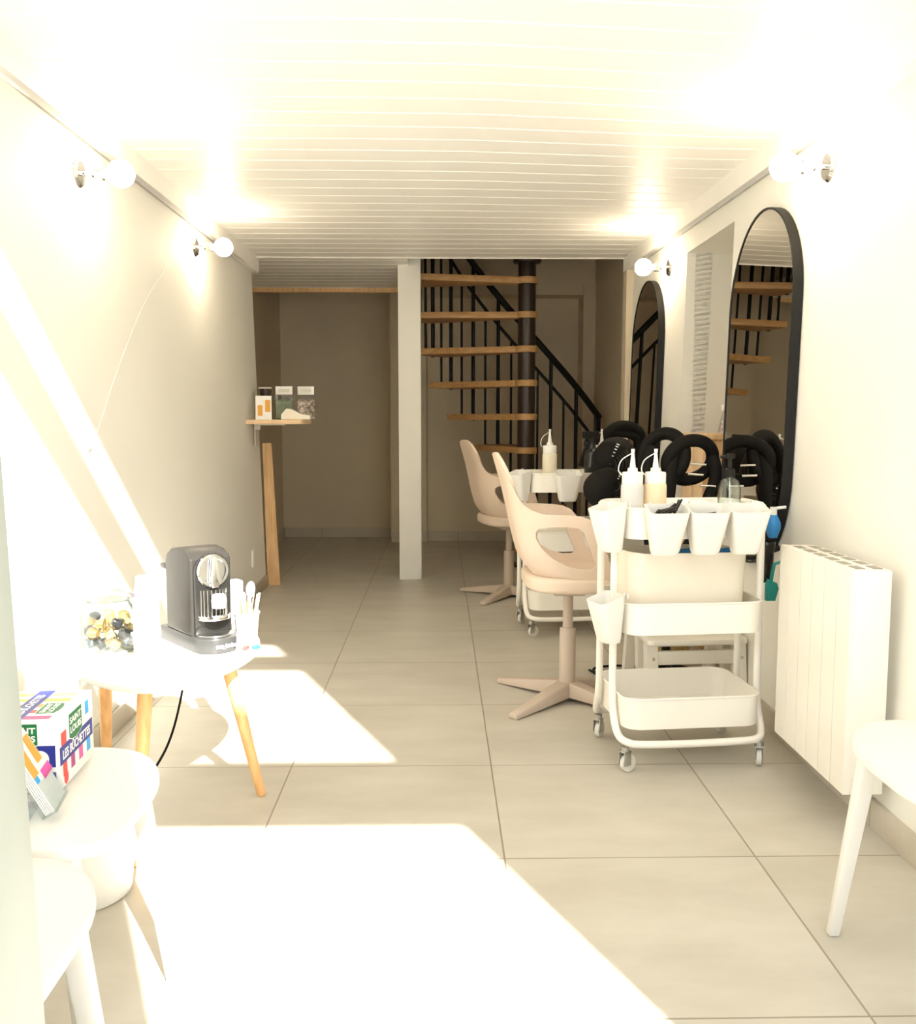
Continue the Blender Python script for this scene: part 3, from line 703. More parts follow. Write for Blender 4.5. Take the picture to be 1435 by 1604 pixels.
def bottle(name, loc, label, m, h=0.16, r=0.024, rot=(0, 0, 0), cat='bottle'):
    t = thing(name, label, cat, loc); t.rotation_euler = rot
    bm = bmesh.new(); lathe(bm, [(0, 0), (r-0.003, 0), (r, 0.003), (r, h*0.72), (r*0.5, h*0.84), (0, h*0.84)], 24); obj('bottle_body', bm, m, t)
    bm = bmesh.new(); lathe(bm, [(0, h*0.84), (r*0.5, h*0.84), (r*0.5, h), (0, h)], 20); obj('bottle_cap', bm, m, t); return t
bottle('plastic_bottle', on(T1, -0.03, -0.02, 0.62), 'blue bottle lying in the tub behind the cups', 'bluep', 0.19, 0.028, (0, math.radians(84), TRZ))

# items at the wall just beyond the near trolley
t = thing('hair_dryer', 'black hair dryer hanging below the arched mirror', 'hair dryer', (1.068, 3.02, 0.515))
bm = bmesh.new(); lathe(bm, [(0, 0), (0.02, 0), (0.026, 0.01), (0.028, 0.10), (0.034, 0.12), (0.03, 0.135), (0, 0.135)], 24); obj('barrel', bm, 'gloss', t)
bm = bmesh.new(); tube(bm, [(0, 0, 0.10), (0.045, 0.01, 0.112)], 0.013, 12); obj('handle', bm, 'gloss', t)
bm = bmesh.new(); tube(bm, [(0.045, 0.01, 0.112), (0.09, 0.015, 0.118)], 0.004, 8); obj('hook', bm, 'steel', t)
t = thing('wall_brush', 'teal brush hanging beside the black hair dryer', 'brush', (1.075, 2.98, 0.46))
bm = bmesh.new(); prism(bm, [(-0.015, 0), (0.014, 0.0), (0.024, 0.04), (0.018, 0.058), (-0.01, 0.072), (-0.016, 0.05)], -0.012, 0.012, TR(rx=PI/2), bev=0.003); obj('brush_head', bm, 'teal', t)
bm = bmesh.new(); tube(bm, [(0, 0, 0.06), (0.01, 0, 0.12), (0.045, 0, 0.13)], 0.006, 8); obj('brush_handle', bm, 'teal', t)
t = thing('water_spray', 'blue spray bottle between mirror and near trolley', 'spray bottle', (1.075, 2.93, 0.0))
t.location = (1.080, 2.99, 0.665)
bm = bmesh.new(); lathe(bm, [(0, 0), (0.014, 0.0), (0.024, 0.03), (0.024, 0.05), (0.012, 0.075), (0, 0.075)], 20); obj('bottle_body', bm, 'bluep', t)
bm = bmesh.new(); lathe(bm, [(0, .075), (.011, .075), (.011, .10), (0, .10)], 16); tube(bm, [(0, 0, .095), (.04, 0, .10)], .005, 8); obj('spray_head', bm, 'plastic', t)

# black items on the far trolley
t = thing('trigger_spray', 'black trigger spray bottle on far trolley', 'spray bottle', on(T2, 0.115, -0.02, 0.704), math.radians(20))
bm = bmesh.new(); lathe(bm, [(0, 0), (0.037, 0), (0.04, 0.005), (0.04, 0.15), (0.034, 0.185), (0.018, 0.20), (0.016, 0.225), (0, 0.225)], 28); obj('bottle_body', bm, 'gloss', t)
bm = bmesh.new(); box(bm, -0.055, 0.035, -0.012, 0.012, 0.25, 0.285, 0.006); tube(bm, [(0, 0, 0.22), (0, 0, 0.262)], 0.014, 12); tube(bm, smooth_path([(-0.03, 0, 0.252), (-0.045, 0, 0.23), (-0.038, 0, 0.205)], 4), 0.005, 8); obj('trigger_head', bm, 'black', t)
def vent_hood(loc, rot, label, s=1.0):
    t = thing('vented_hood', label, 'hood dryer', loc, 0, 'black vented hoods behind the trolley'); t.rotation_euler = rot
    bm = bmesh.new(); ro, ri = 0.085*s, 0.078*s; n = 10
    pr = [(ro*math.sin(a), -ro*0.55*math.cos(a)) for a in [0.05+(PI/2-0.05)*i/n for i in range(n+1)]] + [(ro, 0.06*s), (ro*0.92, 0.09*s)]
    pi_ = [(ri*0.92, 0.09*s), (ri, 0.06*s)] + [(ri*math.sin(a), -ri*0.50*math.cos(a)) for a in [PI/2-(PI/2-0.05)*i/n for i in range(n+1)]]
    lathe(bm, pr+pi_, 36, closed=True); obj('hood_shell', bm, 'rubber', t)
    for k in range(7):
        aa = 0.35+k*0.17; bm = bmesh.new()
        tube(bm, [(ro*1.01*math.sin(aa)*math.cos(q), ro*1.01*math.sin(aa)*math.sin(q), -ro*0.56*math.cos(aa)) for q in [-0.7+1.9*i/10 for i in range(11)]], 0.0035*s, 8); obj('vent_rib', bm, 'side', t)
    for k in range(5):
        aa = 0.45+k*0.2; bm = bmesh.new(); q = -1.25
        tube(bm, [(ro*1.01*math.sin(aa)*math.cos(q), ro*1.01*math.sin(aa)*math.sin(q), -ro*0.56*math.cos(aa)), (ro*1.01*math.sin(aa)*math.cos(q+.16), ro*1.01*math.sin(aa)*math.sin(q+.16), -ro*0.56*math.cos(aa))], 0.0022*s, 6); obj('indicator_mark', bm, 'paper', t)
    return t
vent_hood((0.78, 4.22, 0.86), (math.radians(-75), 0, math.radians(-25)), 'upper black vented hood beside the black spray bottle', 1.1)
vent_hood((0.735, 4.05, 0.755), (math.radians(-105), math.radians(20), math.radians(15)), 'lower black vented hood just over the near trolley edge', 1.0)

# padded tube machines
def tube_machine(name, loc, label, loops, r=0.026):
    t = thing(name, label, 'hair processor', loc, 0, 'black tube hair processors')
    for lp, cl in loops:
        bm = bmesh.new(); tube(bm, smooth_path(lp, 7, closed=cl), r, 14, closed=cl); obj('padded_loop', bm, 'rubber', t)
    return t
def circ(cx, cy, cz, r, n, tilt, az, sq=1.0):
    m = Matrix.Rotation(az, 3, 'Z') @ Matrix.Rotation(tilt, 3, 'X'); out = []
    for i in range(n):
        a = 2*PI*i/n; v = m @ Vector((r*math.cos(a), 0, r*sq*math.sin(a))); out.append((cx+v.x, cy+v.y, cz+v.z))
    return out
t = tube_machine('hair_processor', (0.97, 3.72, 0), 'tangle of thick black padded hoops beside the near arched mirror', [
    (circ(0.03, 0.0, 0.885, 0.10, 10, 0.35, 0.25, 0.85), True),
    (circ(-0.07, 0.02, 0.90, 0.085, 10, -0.2, -0.6, 1.1), True),
    ([(-0.12, 0.0, 0.94), (-0.145, -0.01, 0.84), (-0.14, -0.01, 0.74), (-0.13, 0, 0.62), (-0.11, 0.0, 0.46)], False),
    ([(-0.02, 0.0, 0.95), (-0.05, -0.03, 0.86), (-0.06, -0.03, 0.75), (-0.07, 0, 0.60), (-0.08, 0, 0.46)], False),
    ([(0.12, 0.0, 0.90), (0.13, -0.02, 0.82), (0.10, -0.02, 0.72), (0.06, 0.0, 0.60), (0.0, 0.0, 0.46)], False)])
bm = bmesh.new(); tube(bm, [(-0.05, 0, 0.0), (-0.05, 0, 0.5)], 0.018, 14); box(bm, -0.15, 0.05, -0.03, 0.03, 0.44, 0.50, .01); 
for a in range(5): tube(bm, [(-0.05, 0, 0.05), (-0.05+0.13*math.cos(a*1.257), 0.13*math.sin(a*1.257), 0.018)], 0.012, 8)
obj('stand', bm, 'black', t)
for q, (x, z) in enumerate(((0.04, 0.875), (0.03, 0.835), (0.08, 0.79))):
    bm = bmesh.new(); tube(bm, [(x-0.03, -0.085, z), (x+0.03, -0.088, z-0.004)], 0.0045, 8); obj('chrome_bar', bm, 'chrome', t)
t2 = tube_machine('hair_processor', (0.940, 4.93, 0), 'thick black padded hoops farther back below the far mirror', [
    (circ(0.02, 0.0, 0.93, 0.10, 10, 0.3, 0.2, 0.9), True),
    ([(-0.20, -0.10, 0.80), (-0.16, -0.09, 0.91), (-0.09, -0.03, 0.965), (0.0, -0.02, 0.98), (0.1, 0.0, 0.95), (0.12, 0.0, 0.85)], False),
    ([(-0.02, 0.02, 0.97), (0.03, 0.0, 1.005), (0.09, 0.0, 1.0), (0.13, 0.02, 0.94), (0.12, 0.02, 0.80), (0.05, 0.02, 0.55)], False)])
bm = bmesh.new(); tube(bm, [(0.0, 0, 0.0), (0.0, 0, 0.86)], 0.018, 14); box(bm, -0.05, 0.10, -0.03, 0.03, 0.50, 0.56, .01)
for a in range(5): tube(bm, [(0, 0, 0.05), (0.13*math.cos(a*1.257), 0.13*math.sin(a*1.257), 0.018)], 0.012, 8)
obj('stand', bm, 'black', t2)

# wooden cabinet in the wall opening, with a glass jar
t = thing('wooden_cabinet', 'oak cabinet standing inside the right wall opening', 'cabinet', (1.14, 3.98, 0))
bm = bmesh.new(); box(bm, 0, 0.40, 0, 0.34, 0.04, 0.96, 0.004); obj('carcass', bm, 'pine', t)
bm = bmesh.new(); box(bm, -0.015, 0.41, -0.012, 0.352, 0.96, 0.985, 0.004); obj('top_board', bm, 'pine', t)
for yy in (0.005, 0.175):
    bm = bmesh.new(); box(bm, -0.014, 0, yy, yy+0.16, 0.06, 0.94, 0.003); dd = obj('door', bm, 'pine2', t)
    bm = bmesh.new(); lathe(bm, [(0, 0), (.006, 0), (.011, .012), (0, .018)], 12, TR(-0.014, yy+(0.14 if yy < .1 else .02), 0.6, ry=-PI/2)); obj('knob', bm, 'steel', dd)
t = thing('perfume_bottle', 'clear pinkish bottle with white cap on the oak cabinet', 'bottle', (1.235, 4.02, 0.985))
bm = bmesh.new(); lathe(bm, [(0, 0), (0.035, 0), (0.036, 0.01), (0.022, 0.085), (0.012, 0.10), (0.010, 0.098), (0.019, 0.083), (0.033, 0.01), (0, 0.006)], 28); obj('bottle_body', bm, 'acryl', t)
bm = bmesh.new(); box(bm, -0.022, 0.022, -0.014, 0.014, 0.10, 0.125, 0.004); obj('bottle_cap', bm, 'paper', t)
bm = bmesh.new(); lathe(bm, [(0, 0.008), (0.026, 0.01), (0.018, 0.06), (0, 0.062)], 20); obj('contents', bm, mat('dusty_pink', (0.55, 0.36, 0.33), 0.5), t)

# step stool behind the trolley
t = thing('step_stool', 'white wooden step stool behind the near trolley', 'step stool', (0.92, 3.47, 0), math.radians(4))
bm = bmesh.new(); prism(bm, rrect(0.37, 0.17, 0.02, 4, 0, -0.10), 0.235, 0.255, bev=.003); obj('lower_step', bm, 'white', t)
bm = bmesh.new(); prism(bm, rrect(0.40, 0.20, 0.02, 4, 0, 0.07), 0.475, 0.497, bev=.003); obj('upper_step', bm, 'white', t)
for sx in (-1, 1):
    bm = bmesh.new(); hexa(bm, [(sx*0.165-0.02, -0.19, 0), (sx*0.165+0.02, -0.19, 0), (sx*0.165+0.02, -0.14, 0), (sx*0.165-0.02, -0.14, 0), (sx*0.165-0.02, -0.16, 0.235), (sx*0.165+0.02, -0.16, 0.235), (sx*0.165+0.02, -0.11, 0.235), (sx*0.165-0.02, -0.11, 0.235)]); obj('leg', bm, 'white', t)
    bm = bmesh.new(); hexa(bm, [(sx*0.165-0.02, 0.15, 0), (sx*0.165+0.02, 0.15, 0), (sx*0.165+0.02, 0.19, 0), (sx*0.165-0.02, 0.19, 0), (sx*0.165-0.02, 0.05, 0.475), (sx*0.165+0.02, 0.05, 0.475), (sx*0.165+0.02, 0.09, 0.475), (sx*0.165-0.02, 0.09, 0.475)]); obj('leg', bm, 'white', t)
    bm = bmesh.new(); hexa(bm, [(sx*0.165-0.018, -0.06, 0), (sx*0.165+0.018, -0.06, 0), (sx*0.165+0.018, -0.02, 0), (sx*0.165-0.018, -0.02, 0), (sx*0.165-0.018, 0.0, 0.475), (sx*0.165+0.018, 0.0, 0.475), (sx*0.165+0.018, 0.04, 0.475), (sx*0.165-0.018, 0.04, 0.475)]); obj('leg', bm, 'white', t)
    bm = bmesh.new(); lathe(bm, [(0, 0), (0.006, 0), (0.004, 0.003), (0, 0.003)], 12, TR(sx*0.165, -0.1775, 0.185, rx=PI/2)); obj('bolt', bm, 'steel', t)
bm = bmesh.new(); box(bm, -0.145, 0.145, -0.165, -0.145, 0.16, 0.21, .003); obj('cross_rail', bm, 'white', t)
bm = bmesh.new(); box(bm, -0.145, 0.145, 0.10, 0.12, 0.16, 0.21, .003); obj('cross_rail', bm, 'white', t)
t = thing('wicker_basket', 'small straw basket on the floor behind the step stool', 'basket', (1.06, 3.86, 0))
bm = bmesh.new(); lathe(bm, [(0, 0), (0.085, 0), (0.10, 0.15), (0.094, 0.15), (0.08, 0.006), (0, 0.006)], 32); obj('basket_body', bm, 'straw', t)
t.location = (0.985, 3.95, 0.0)
bm = bmesh.new(); tube(bm, smooth_path([(0.62, 3.80, 0.006), (0.66, 3.70, 0.006), (0.78, 3.69, 0.006), (0.86, 3.76, 0.006), (0.78, 3.86, 0.006), (0.66, 3.84, 0.006), (0.64, 3.76, 0.006), (0.74, 3.72, 0.012), (0.80, 3.80, 0.006)], 8), 0.0045, 8)
tag(obj('power_cable', bm, 'rubber'), 'black cable coiled on the floor beyond the step stool', 'cable')

# ------------------------------------------------------------ beige swivel armchairs
def xb(z):
    T = [(0.47, -0.11), (0.50, -0.155), (0.55, -0.185), (0.62, -0.205), (0.70, -0.222), (0.80, -0.245), (0.94, -0.285)]
    for (a, xa), (b, xb_) in zip(T, T[1:]):
        if z <= b or b == 0.94:
            u = max(0, (z-a)/(b-a)); return xa+(xb_-xa)*u
def shell_map(t, z):
    w = 0.225 - 0.02*max(0, (0.60-z)/0.13); r = 0.14; s = abs(t); g = 1 if t >= 0 else -1
    if s < w-r: x = xb(z) + 0.0*s; y = s
    elif s < w-r+PI*r/2: a = (s-(w-r))/r; x = xb(z)+r*(1-math.cos(a)); y = w-r+r*math.sin(a)
    else: x = xb(z)+r+(s-(w-r)-PI*r/2); y = w
    return Vector((x, g*y, z))
def armchair(label, loc, rz):
    t = thing('swivel_armchair', label, 'armchair', loc, rz, 'beige swivel armchairs')
    half = [(0, .925), (.05, .925), (.09, .918), (.12, .90), (.14, .87), (.155, .83), (.17, .79), (.19, .755), (.22, .733), (.26, .722), (.31, .719), (.36, .717), (.40, .712), (.43, .698), (.447, .672), (.45, .64), (.45, .55), (.45, .487), (.36, .485), (.27, .484), (.18, .484), (.09, .484)]
    half = [tuple(v)[:2] for v in half]
    outline = half + [(0, .484)] + [(-x, z) for x, z in reversed(half[1:])]
    hole = [(.235, .668), (.27, .676), (.33, .677), (.375, .672), (.392, .655), (.397, .62), (.397, .57), (.392, .535), (.37, .523), (.33, .523), (.29, .537), (.255, .565), (.23, .60), (.217, .635), (.222, .657)]
    bm = bmesh.new(); sheet(bm, outline, [hole, [(-x, z) for x, z in reversed(hole)]], shell_map, 0.022, 0.013)
    obj('shell', bm, 'beige', t, sharp=0.9)
    bm = bmesh.new()
    poly = []
    for i in range(40):
        a = 2*PI*i/40; ca, sa = math.cos(a), math.sin(a); poly.append((0.03 + 0.20*math.copysign(abs(ca)**0.6, ca), 0.215*math.copysign(abs(sa)**0.6, sa)))
    prism(bm, poly, 0.435, 0.492, bev=0.018, seg=4); obj('seat', bm, 'beige', t)
    bm = bmesh.new(); lathe(bm, [(0, 0.425), (0.07, 0.425), (0.075, 0.437), (0, 0.437)], 24); box(bm, -0.06, 0.06, -0.05, 0.05, 0.40, 0.43, .008); obj('swivel_plate', bm, 'beige2', t)
    bm = bmesh.new(); tube(bm, [(0.03, 0, 0.415), (0.10, -0.05, 0.41)], 0.006, 8); box(bm, 0.085, 0.125, -0.07, -0.05, 0.398, 0.415, .004); obj('height_lever', bm, 'beige2', t)
    bm = bmesh.new(); cone(bm, (0, 0, 0.25), (0, 0, 0.41), 0.019, 0.019, 24); obj('column', bm, 'beige2', t)
    bm = bmesh.new(); lathe(bm, [(0, 0.05), (0.031, 0.05), (0.030, 0.268), (0.027, 0.275), (0, 0.275)], 28); obj('column_sleeve', bm, 'beige2', t)
    for k in range(4):
        a = PI/4 + k*PI/2; bm = bmesh.new()
        L0 = 0.33
        hexa(bm, [(0.0, -0.042, 0.018), (L0, -0.022, 0.0), (L0, 0.022, 0.0), (0.0, 0.042, 0.018), (0.0, -0.030, 0.075), (L0, -0.018, 0.020), (L0, 0.018, 0.020), (0.0, 0.030, 0.075)])
        bmesh.ops.bevel(bm, geom=bm.edges[:], offset=0.007, segments=3, profile=0.5, affect='EDGES'); bmesh.ops.transform(bm, matrix=TR(rz=a), verts=bm.verts)
        obj('foot', bm, 'beige2', t)
    return t
ch1 = armchair('beige plastic swivel armchair, the nearer one, at the near trolley', (0.475, 3.42, 0), math.radians(2))
ch2 = dup(ch1, (0.405, 5.47, 0), math.radians(14), 'beige plastic swivel armchair, the farther one, in front of staircase')

# ------------------------------------------------------------ coffee corner
TZ = 0.42
tb = thing('side_table', 'white rounded-triangle side table on three oak legs by left wall', 'side table', (-0.74, 2.48, 0))
ol = [(-1.0, 2.46), (-.945, 2.345), (-.87, 2.262), (-.78, 2.197), (-.69, 2.172), (-.605, 2.22), (-.54, 2.36), (-.512, 2.48), (-.512, 2.59), (-.54, 2.70), (-.61, 2.80), (-.74, 2.84), (-.88, 2.78), (-.97, 2.66), (-1.005, 2.55)]
pts = smooth_path([(x+.74, y-2.48, 0) for x, y in ol], 5, closed=True)
bm = bmesh.new(); prism(bm, [(p.x, p.y) for p in pts], TZ-0.022, TZ, bev=0.006, seg=3); obj('tabletop', bm, 'plastic', tb)
for (ax, ay), (fx, fy) in (((-.57, 2.45), (-.504, 2.534)), ((-.728, 2.255), (-.716, 2.118)), ((-.905, 2.475), (-.965, 2.62))):
    bm = bmesh.new(); cone(bm, (fx+.74, fy-2.48, 0), (ax+.74, ay-2.48, TZ-0.022), 0.0125, 0.019, 18, 0.002); obj('leg', bm, 'oak', tb)
bm = bmesh.new(); box(bm, -0.03, 0.03, -0.12, -0.10, TZ-.05, TZ-.022, .004); obj('leg_socket', bm, 'plastic', tb)

# glass jar with capsules
JX, JY = -0.905, 2.515
t = thing('glass_jar', 'round glass jar with knobbed lid on the side table', 'jar', (JX, JY, TZ))
bm = bmesh.new(); lathe(bm, [(0, 0), (0.062, 0), (0.070, 0.008), (0.073, 0.02), (0.073, 0.10), (0.068, 0.118), (0.058, 0.132), (0.057, 0.142), (0.054, 0.142), (0.055, 0.131), (0.065, 0.116), (0.070, 0.10), (0.070, 0.022), (0.060, 0.006), (0, 0.006)], 48); obj('jar_body', bm, 'glass', t)
bm = bmesh.new(); lathe(bm, [(0, 0.141), (0.060, 0.141), (0.066, 0.147), (0.065, 0.152), (0.03, 0.166), (0.010, 0.169), (0.009, 0.175), (0.018, 0.179), (0.019, 0.187), (0.010, 0.190), (0, 0.190)], 48); obj('jar_lid', bm, 'glass', t)
def capsule_mesh(m):
    bm = bmesh.new(); lathe(bm, [(0, 0), (0.008, 0), (0.010, 0.003), (0.0135, 0.021), (0.0175, 0.0215), (0.0178, 0.0228), (0.013, 0.0238), (0, 0.0238)], 20); return obj('coffee_capsule', bm, m)
protos = {'gold': capsule_mesh('gold'), 'black': capsule_mesh('cap_black'), 'blue-grey': capsule_mesh('cap_grey')}
used = set(); kinds = ['gold', 'black', 'blue-grey', 'gold', 'gold', 'black', 'gold']
n = 0
for lay in range(3):
    for k in range(8 if lay < 3 else 6):
        kd = ['black', 'gold', 'blue-grey', 'gold', 'black', 'gold', 'blue-grey', 'gold'][k] if lay == 0 else (['gold', 'gold', 'black', 'gold', 'gold', 'gold', 'black', 'gold'][(k+lay) % 8])
        if k == 7: rr, an = 0.0, 0
        else: rr, an = 0.046, k*2*PI/7 + lay*0.45 - 1.7
        pr = protos[kd]; o = pr if kd not in used else pr.copy()
        if kd in used: C.objects.link(o)
        used.add(kd)
        rot = (rnd.uniform(0.6, 2.4), rnd.uniform(-0.5, 0.5), rnd.uniform(0, 6.28))
        mm = Matrix.Rotation(rot[2], 3, 'Z') @ Matrix.Rotation(rot[1], 3, 'Y') @ Matrix.Rotation(rot[0], 3, 'X')
        off = mm @ Vector((0, 0, 0.012))
        o.rotation_euler = rot; o.location = Vector((JX+rr*math.cos(an), JY+rr*math.sin(an), TZ+0.026+lay*0.029+(0.002 if k % 2 else 0))) - off
        tag(o, '%s coffee capsule among the others inside the glass jar' % kd, 'coffee capsule', 'coffee capsules in the glass jar')

# stack of cups
def cup_mesh(h, rb, rt):
    bm = bmesh.new(); lathe(bm, [(0, 0), (rb, 0), (rt, h-0.003), (rt+0.002, h-0.002), (rt+0.002, h), (rt-0.0008, h), (rb-0.001, 0.001), (0, 0.001)], 28); return bm
cp = obj('paper_cup', cup_mesh(0.062, 0.0225, 0.0305), 'paper')
for i in range(26):
    o = cp if i == 0 else cp.copy()
    if i: C.objects.link(o)
    o.rotation_euler = (PI, 0, 0); o.location = (-0.742, 2.325, TZ + 0.062 + i*0.0070)
    o.rotation_euler = (PI, 0, 0)
    if i == 23:
        bm = bmesh.new(); box(bm, -0.004, 0.004, -0.0008, 0, -0.006, 0.006); lg = obj('printed_logo', bm, 'pink', o); lg.location = (-0.0215, 0.0195, 0.030); lg.rotation_euler = (0.12, 0, PI+0.75)
    if i == 25: tag(o, 'white paper cup at the very top of the upside-down stack', 'paper cup', 'stacked paper cups')
    elif i == 0: tag(o, 'white paper cup at the bottom of the upside-down stack', 'paper cup', 'stacked paper cups')
    else: tag(o, 'white paper cup inside the tall upside-down stack beside the jar', 'paper cup', 'stacked paper cups')

# coffee machine
cm = thing('coffee_machine', 'black capsule coffee machine with chrome lever on side table', 'coffee machine', (-0.632, 2.535, TZ), math.atan2(-0.78, 0.63))
# local +x = front
wd = 0.061
bm = bmesh.new(); pb = [(-0.20, -wd), (0.02, -wd), (0.05, -wd*0.9), (0.072, -wd*0.55), (0.08, 0), (0.072, wd*0.55), (0.05, wd*0.9), (0.02, wd), (-0.20, wd)]
prism(bm, pb, 0.0, 0.042, bev=0.004); obj('base', bm, 'base', cm)
prof = [(-0.16, 0.04), (0.005, 0.04), (0.005, 0.25), (-0.004, 0.262), (-0.03, 0.272), (-0.07, 0.277), (-0.12, 0.272), (-0.15, 0.255), (-0.16, 0.235)]
bm = bmesh.new(); prism(bm, prof, -wd, wd, TR(rx=PI/2), bev=0.009, seg=3); obj('body_shell', bm, 'side', cm)
# front panel: tall rounded top
fp = [(-0.052, 0.044), (0.052, 0.044)] + [(0.052*math.cos(a), 0.215+0.052*math.sin(a)) for a in [PI*i/20 for i in range(21)]]
bm = bmesh.new(); prism(bm, fp, 0, 0.010, TR(0.004, 0, 0) @ Matrix(((0, 0, 1, 0), (1, 0, 0, 0), (0, 1, 0, 0), (0, 0, 0, 1))), bev=0.003); obj('front_panel', bm, 'gloss', cm)
bm = bmesh.new(); lathe(bm, [(0, 0), (0.044, 0), (0.046, 0.006), (0.043, 0.012), (0.036, 0.012), (0.034, 0.008), (0, 0.008)], 40, TR(0.013, 0, 0.218, ry=PI/2)); obj('round_lever_plate', bm, 'chrome', cm)
bm = bmesh.new(); prism(bm, [(-0.007, 0.04), (0.007, 0.04), (0.014, -0.02), (0.010, -0.045), (-0.010, -0.045), (-0.014, -0.02)], 0, 0.014, TR(0.020, 0.0, 0.218) @ Matrix(((0, 0, 1, 0), (1, 0, 0, 0), (0, 1, 0, 0), (0, 0, 0, 1))), bev=0.003); obj('lever', bm, 'chrome', cm)
# cup basket (cream interior with chrome bars)
bm = bmesh.new(); box(bm, 0.013, 0.016, -0.040, 0.040, 0.100, 0.165, .001); obj('basket_back', bm, 'gloss', cm)
for k in range(9):
    a = -1.2 + 2.4*k/8; bm = bmesh.new(); tube(bm, [(0.014+0.020*math.cos(a), 0.040*math.sin(a), 0.098), (0.014+0.020*math.cos(a), 0.040*math.sin(a), 0.168)], 0.0014, 6); obj('basket_bar', bm, 'chrome', cm)
bm = bmesh.new(); 
half = [(0.014+0.044*math.cos(a), 0.046*math.sin(a)) for a in [-PI/2+PI*i/16 for i in range(17)]]
prism(bm, half, 0.086, 0.099, bev=0.003); obj('cup_support', bm, 'chrome', cm)
bm = bmesh.new(); lathe(bm, [(0, 0), (0.018, 0), (0.021, 0.02), (0.017, 0.036), (0, 0.036)], 20, TR(0.034, 0.008, 0.118)); obj('coffee_spout', bm, 'paper', cm)
bm = bmesh.new(); half = [(0.014+0.052*math.cos(a), 0.050*math.sin(a)) for a in [-PI/2+PI*i/16 for i in range(17)]]
prism(bm, half, 0.042, 0.047, bev=0.002); obj('drip_grid', bm, 'steel', cm)
bm = bmesh.new(); box(bm, -0.205, -0.160, -0.052, 0.052, 0.05, 0.205, 0.008); obj('water_tank', bm, 'acryl', cm)
bm = bmesh.new(); box(bm, -0.215, -0.157, -0.055, 0.055, 0.205, 0.218, 0.004); obj('tank_lid', bm, 'gloss', cm)
lettering('magimix', 0.017, 'paper', cm, TR(0.0785, 0.004, 0.021) @ Matrix(((0, 0, 1, 0), (1, 0, 0, 0), (0, 1, 0, 0), (0, 0, 0, 1))), 0.001, bold=0.0004)
bm = bmesh.new(); tube(bm, smooth_path([(-0.80, 2.78, TZ+0.03), (-0.83, 2.83, TZ+0.012), (-0.84, 2.87, TZ-0.02), (-0.80, 2.86, 0.30), (-0.775, 2.70, 0.20), (-0.79, 2.58, 0.10), (-0.86, 2.52, 0.02), (-1.0, 2.56, 0.006), (-1.07, 2.8, 0.006)], 8), 0.0036, 8)
tag(obj('machine_cable', bm, 'rubber'), 'black cord of the coffee machine hanging behind the side table', 'cord')

# cup of stirrers
t = thing('stirrer_cup', 'white cup full of wooden stirrers beside the coffee machine', 'cup', (-0.548, 2.600, TZ))
bm = bmesh.new(); lathe(bm, [(0, 0), (0.026, 0), (0.035, 0.083), (0.037, 0.084), (0.037, 0.088), (0.034, 0.088), (0.025, 0.002), (0, 0.002)], 32); obj('cup_body', bm, 'paper', t)
sk = bmesh.new(); box(sk, -0.003, 0.003, -0.0008, 0.0008, 0, 0.14, 0.0006); s0 = obj('stirrer', sk, 'stick')
for i in range(16):
    o = s0 if i == 0 else s0.copy()
    if i: C.objects.link(o)
    a = i*2.4; r = 0.006+0.010*((i*0.37) % 1)
    o.location = (-0.548+r*math.cos(a), 2.600+r*math.sin(a), TZ+0.004); o.rotation_euler = (-math.sin(a)*0.17, math.cos(a)*0.17, rnd.uniform(0, PI))
    tag(o, 'thin wooden stirrer stick standing in the white cup', 'stirrer', 'wooden stirrers in the cup')
def spoon(loc, rot, label):
    bm = bmesh.new(); box(bm, -0.003, 0.003, -0.0008, 0.0008, 0, 0.125, 0.0005)
    poly = [(0.013*math.cos(a), 0.145+0.023*math.sin(a)) for a in [2*PI*i/20 for i in range(20)]]
    sheet(bm, poly, [], lambda u, v: Vector((u, 0.006*(1-(u/0.013)**2-((v-.145)/.023)**2), v)), 0.006, 0.001)
    o = obj('plastic_spoon', bm, mat('clear_lilac_plastic', (0.72, 0.66, 0.74), 0.3)); o.location = loc; o.rotation_euler = rot; return tag(o, label, 'spoon', 'plastic spoons in the cup')
spoon((-0.545, 2.605, TZ+0.006), (0, 0.06, 0.4), 'lilac plastic spoon, the taller one among the stirrers')
spoon((-0.556, 2.600, TZ+0.004), (0.05, -0.14, -0.3), 'lilac plastic spoon half hidden beside the machine')
for q, (x, y, m_, lb) in enumerate(((-0.528, 2.515, 'cyan', 'small blue twisted wrapper at the machine foot'), (-0.552, 2.505, 'red', 'small red and white wrapper beside the machine foot'))):
    bm = bmesh.new(); box(bm, -0.007, 0.007, -0.005, 0.005, 0, 0.012, 0.003); box(bm, -0.011, -0.006, -0.006, 0.006, 0.001, 0.01, .001); box(bm, 0.006, 0.011, -0.006, 0.006, 0.001, 0.01, .001)
    o = obj('candy', bm, m_); o.location = (x+.018, y+.01, TZ); o.rotation_euler = (0, 0, 0.4+q); tag(o, lb, 'candy')
t = thing('napkin_box', 'white carton behind the coffee machine', 'box', (-0.618, 2.765, TZ), 0.6)
bm = bmesh.new(); box(bm, -0.02, 0.02, -0.02, 0.02, 0, 0.15, 0.003); obj('carton', bm, 'paper', t)
# waste bin
t = thing('waste_bin', 'white round waste bin under the far white chair', 'bin', (-0.805, 2.00, 0))
bm = bmesh.new(); lathe(bm, [(0, 0), (0.105, 0), (0.110, 0.004), (0.142, 0.27), (0.145, 0.272), (0.145, 0.28), (0.138, 0.28), (0.106, 0.006), (0, 0.006)], 48); obj('bin_body', bm, 'plastic', t)

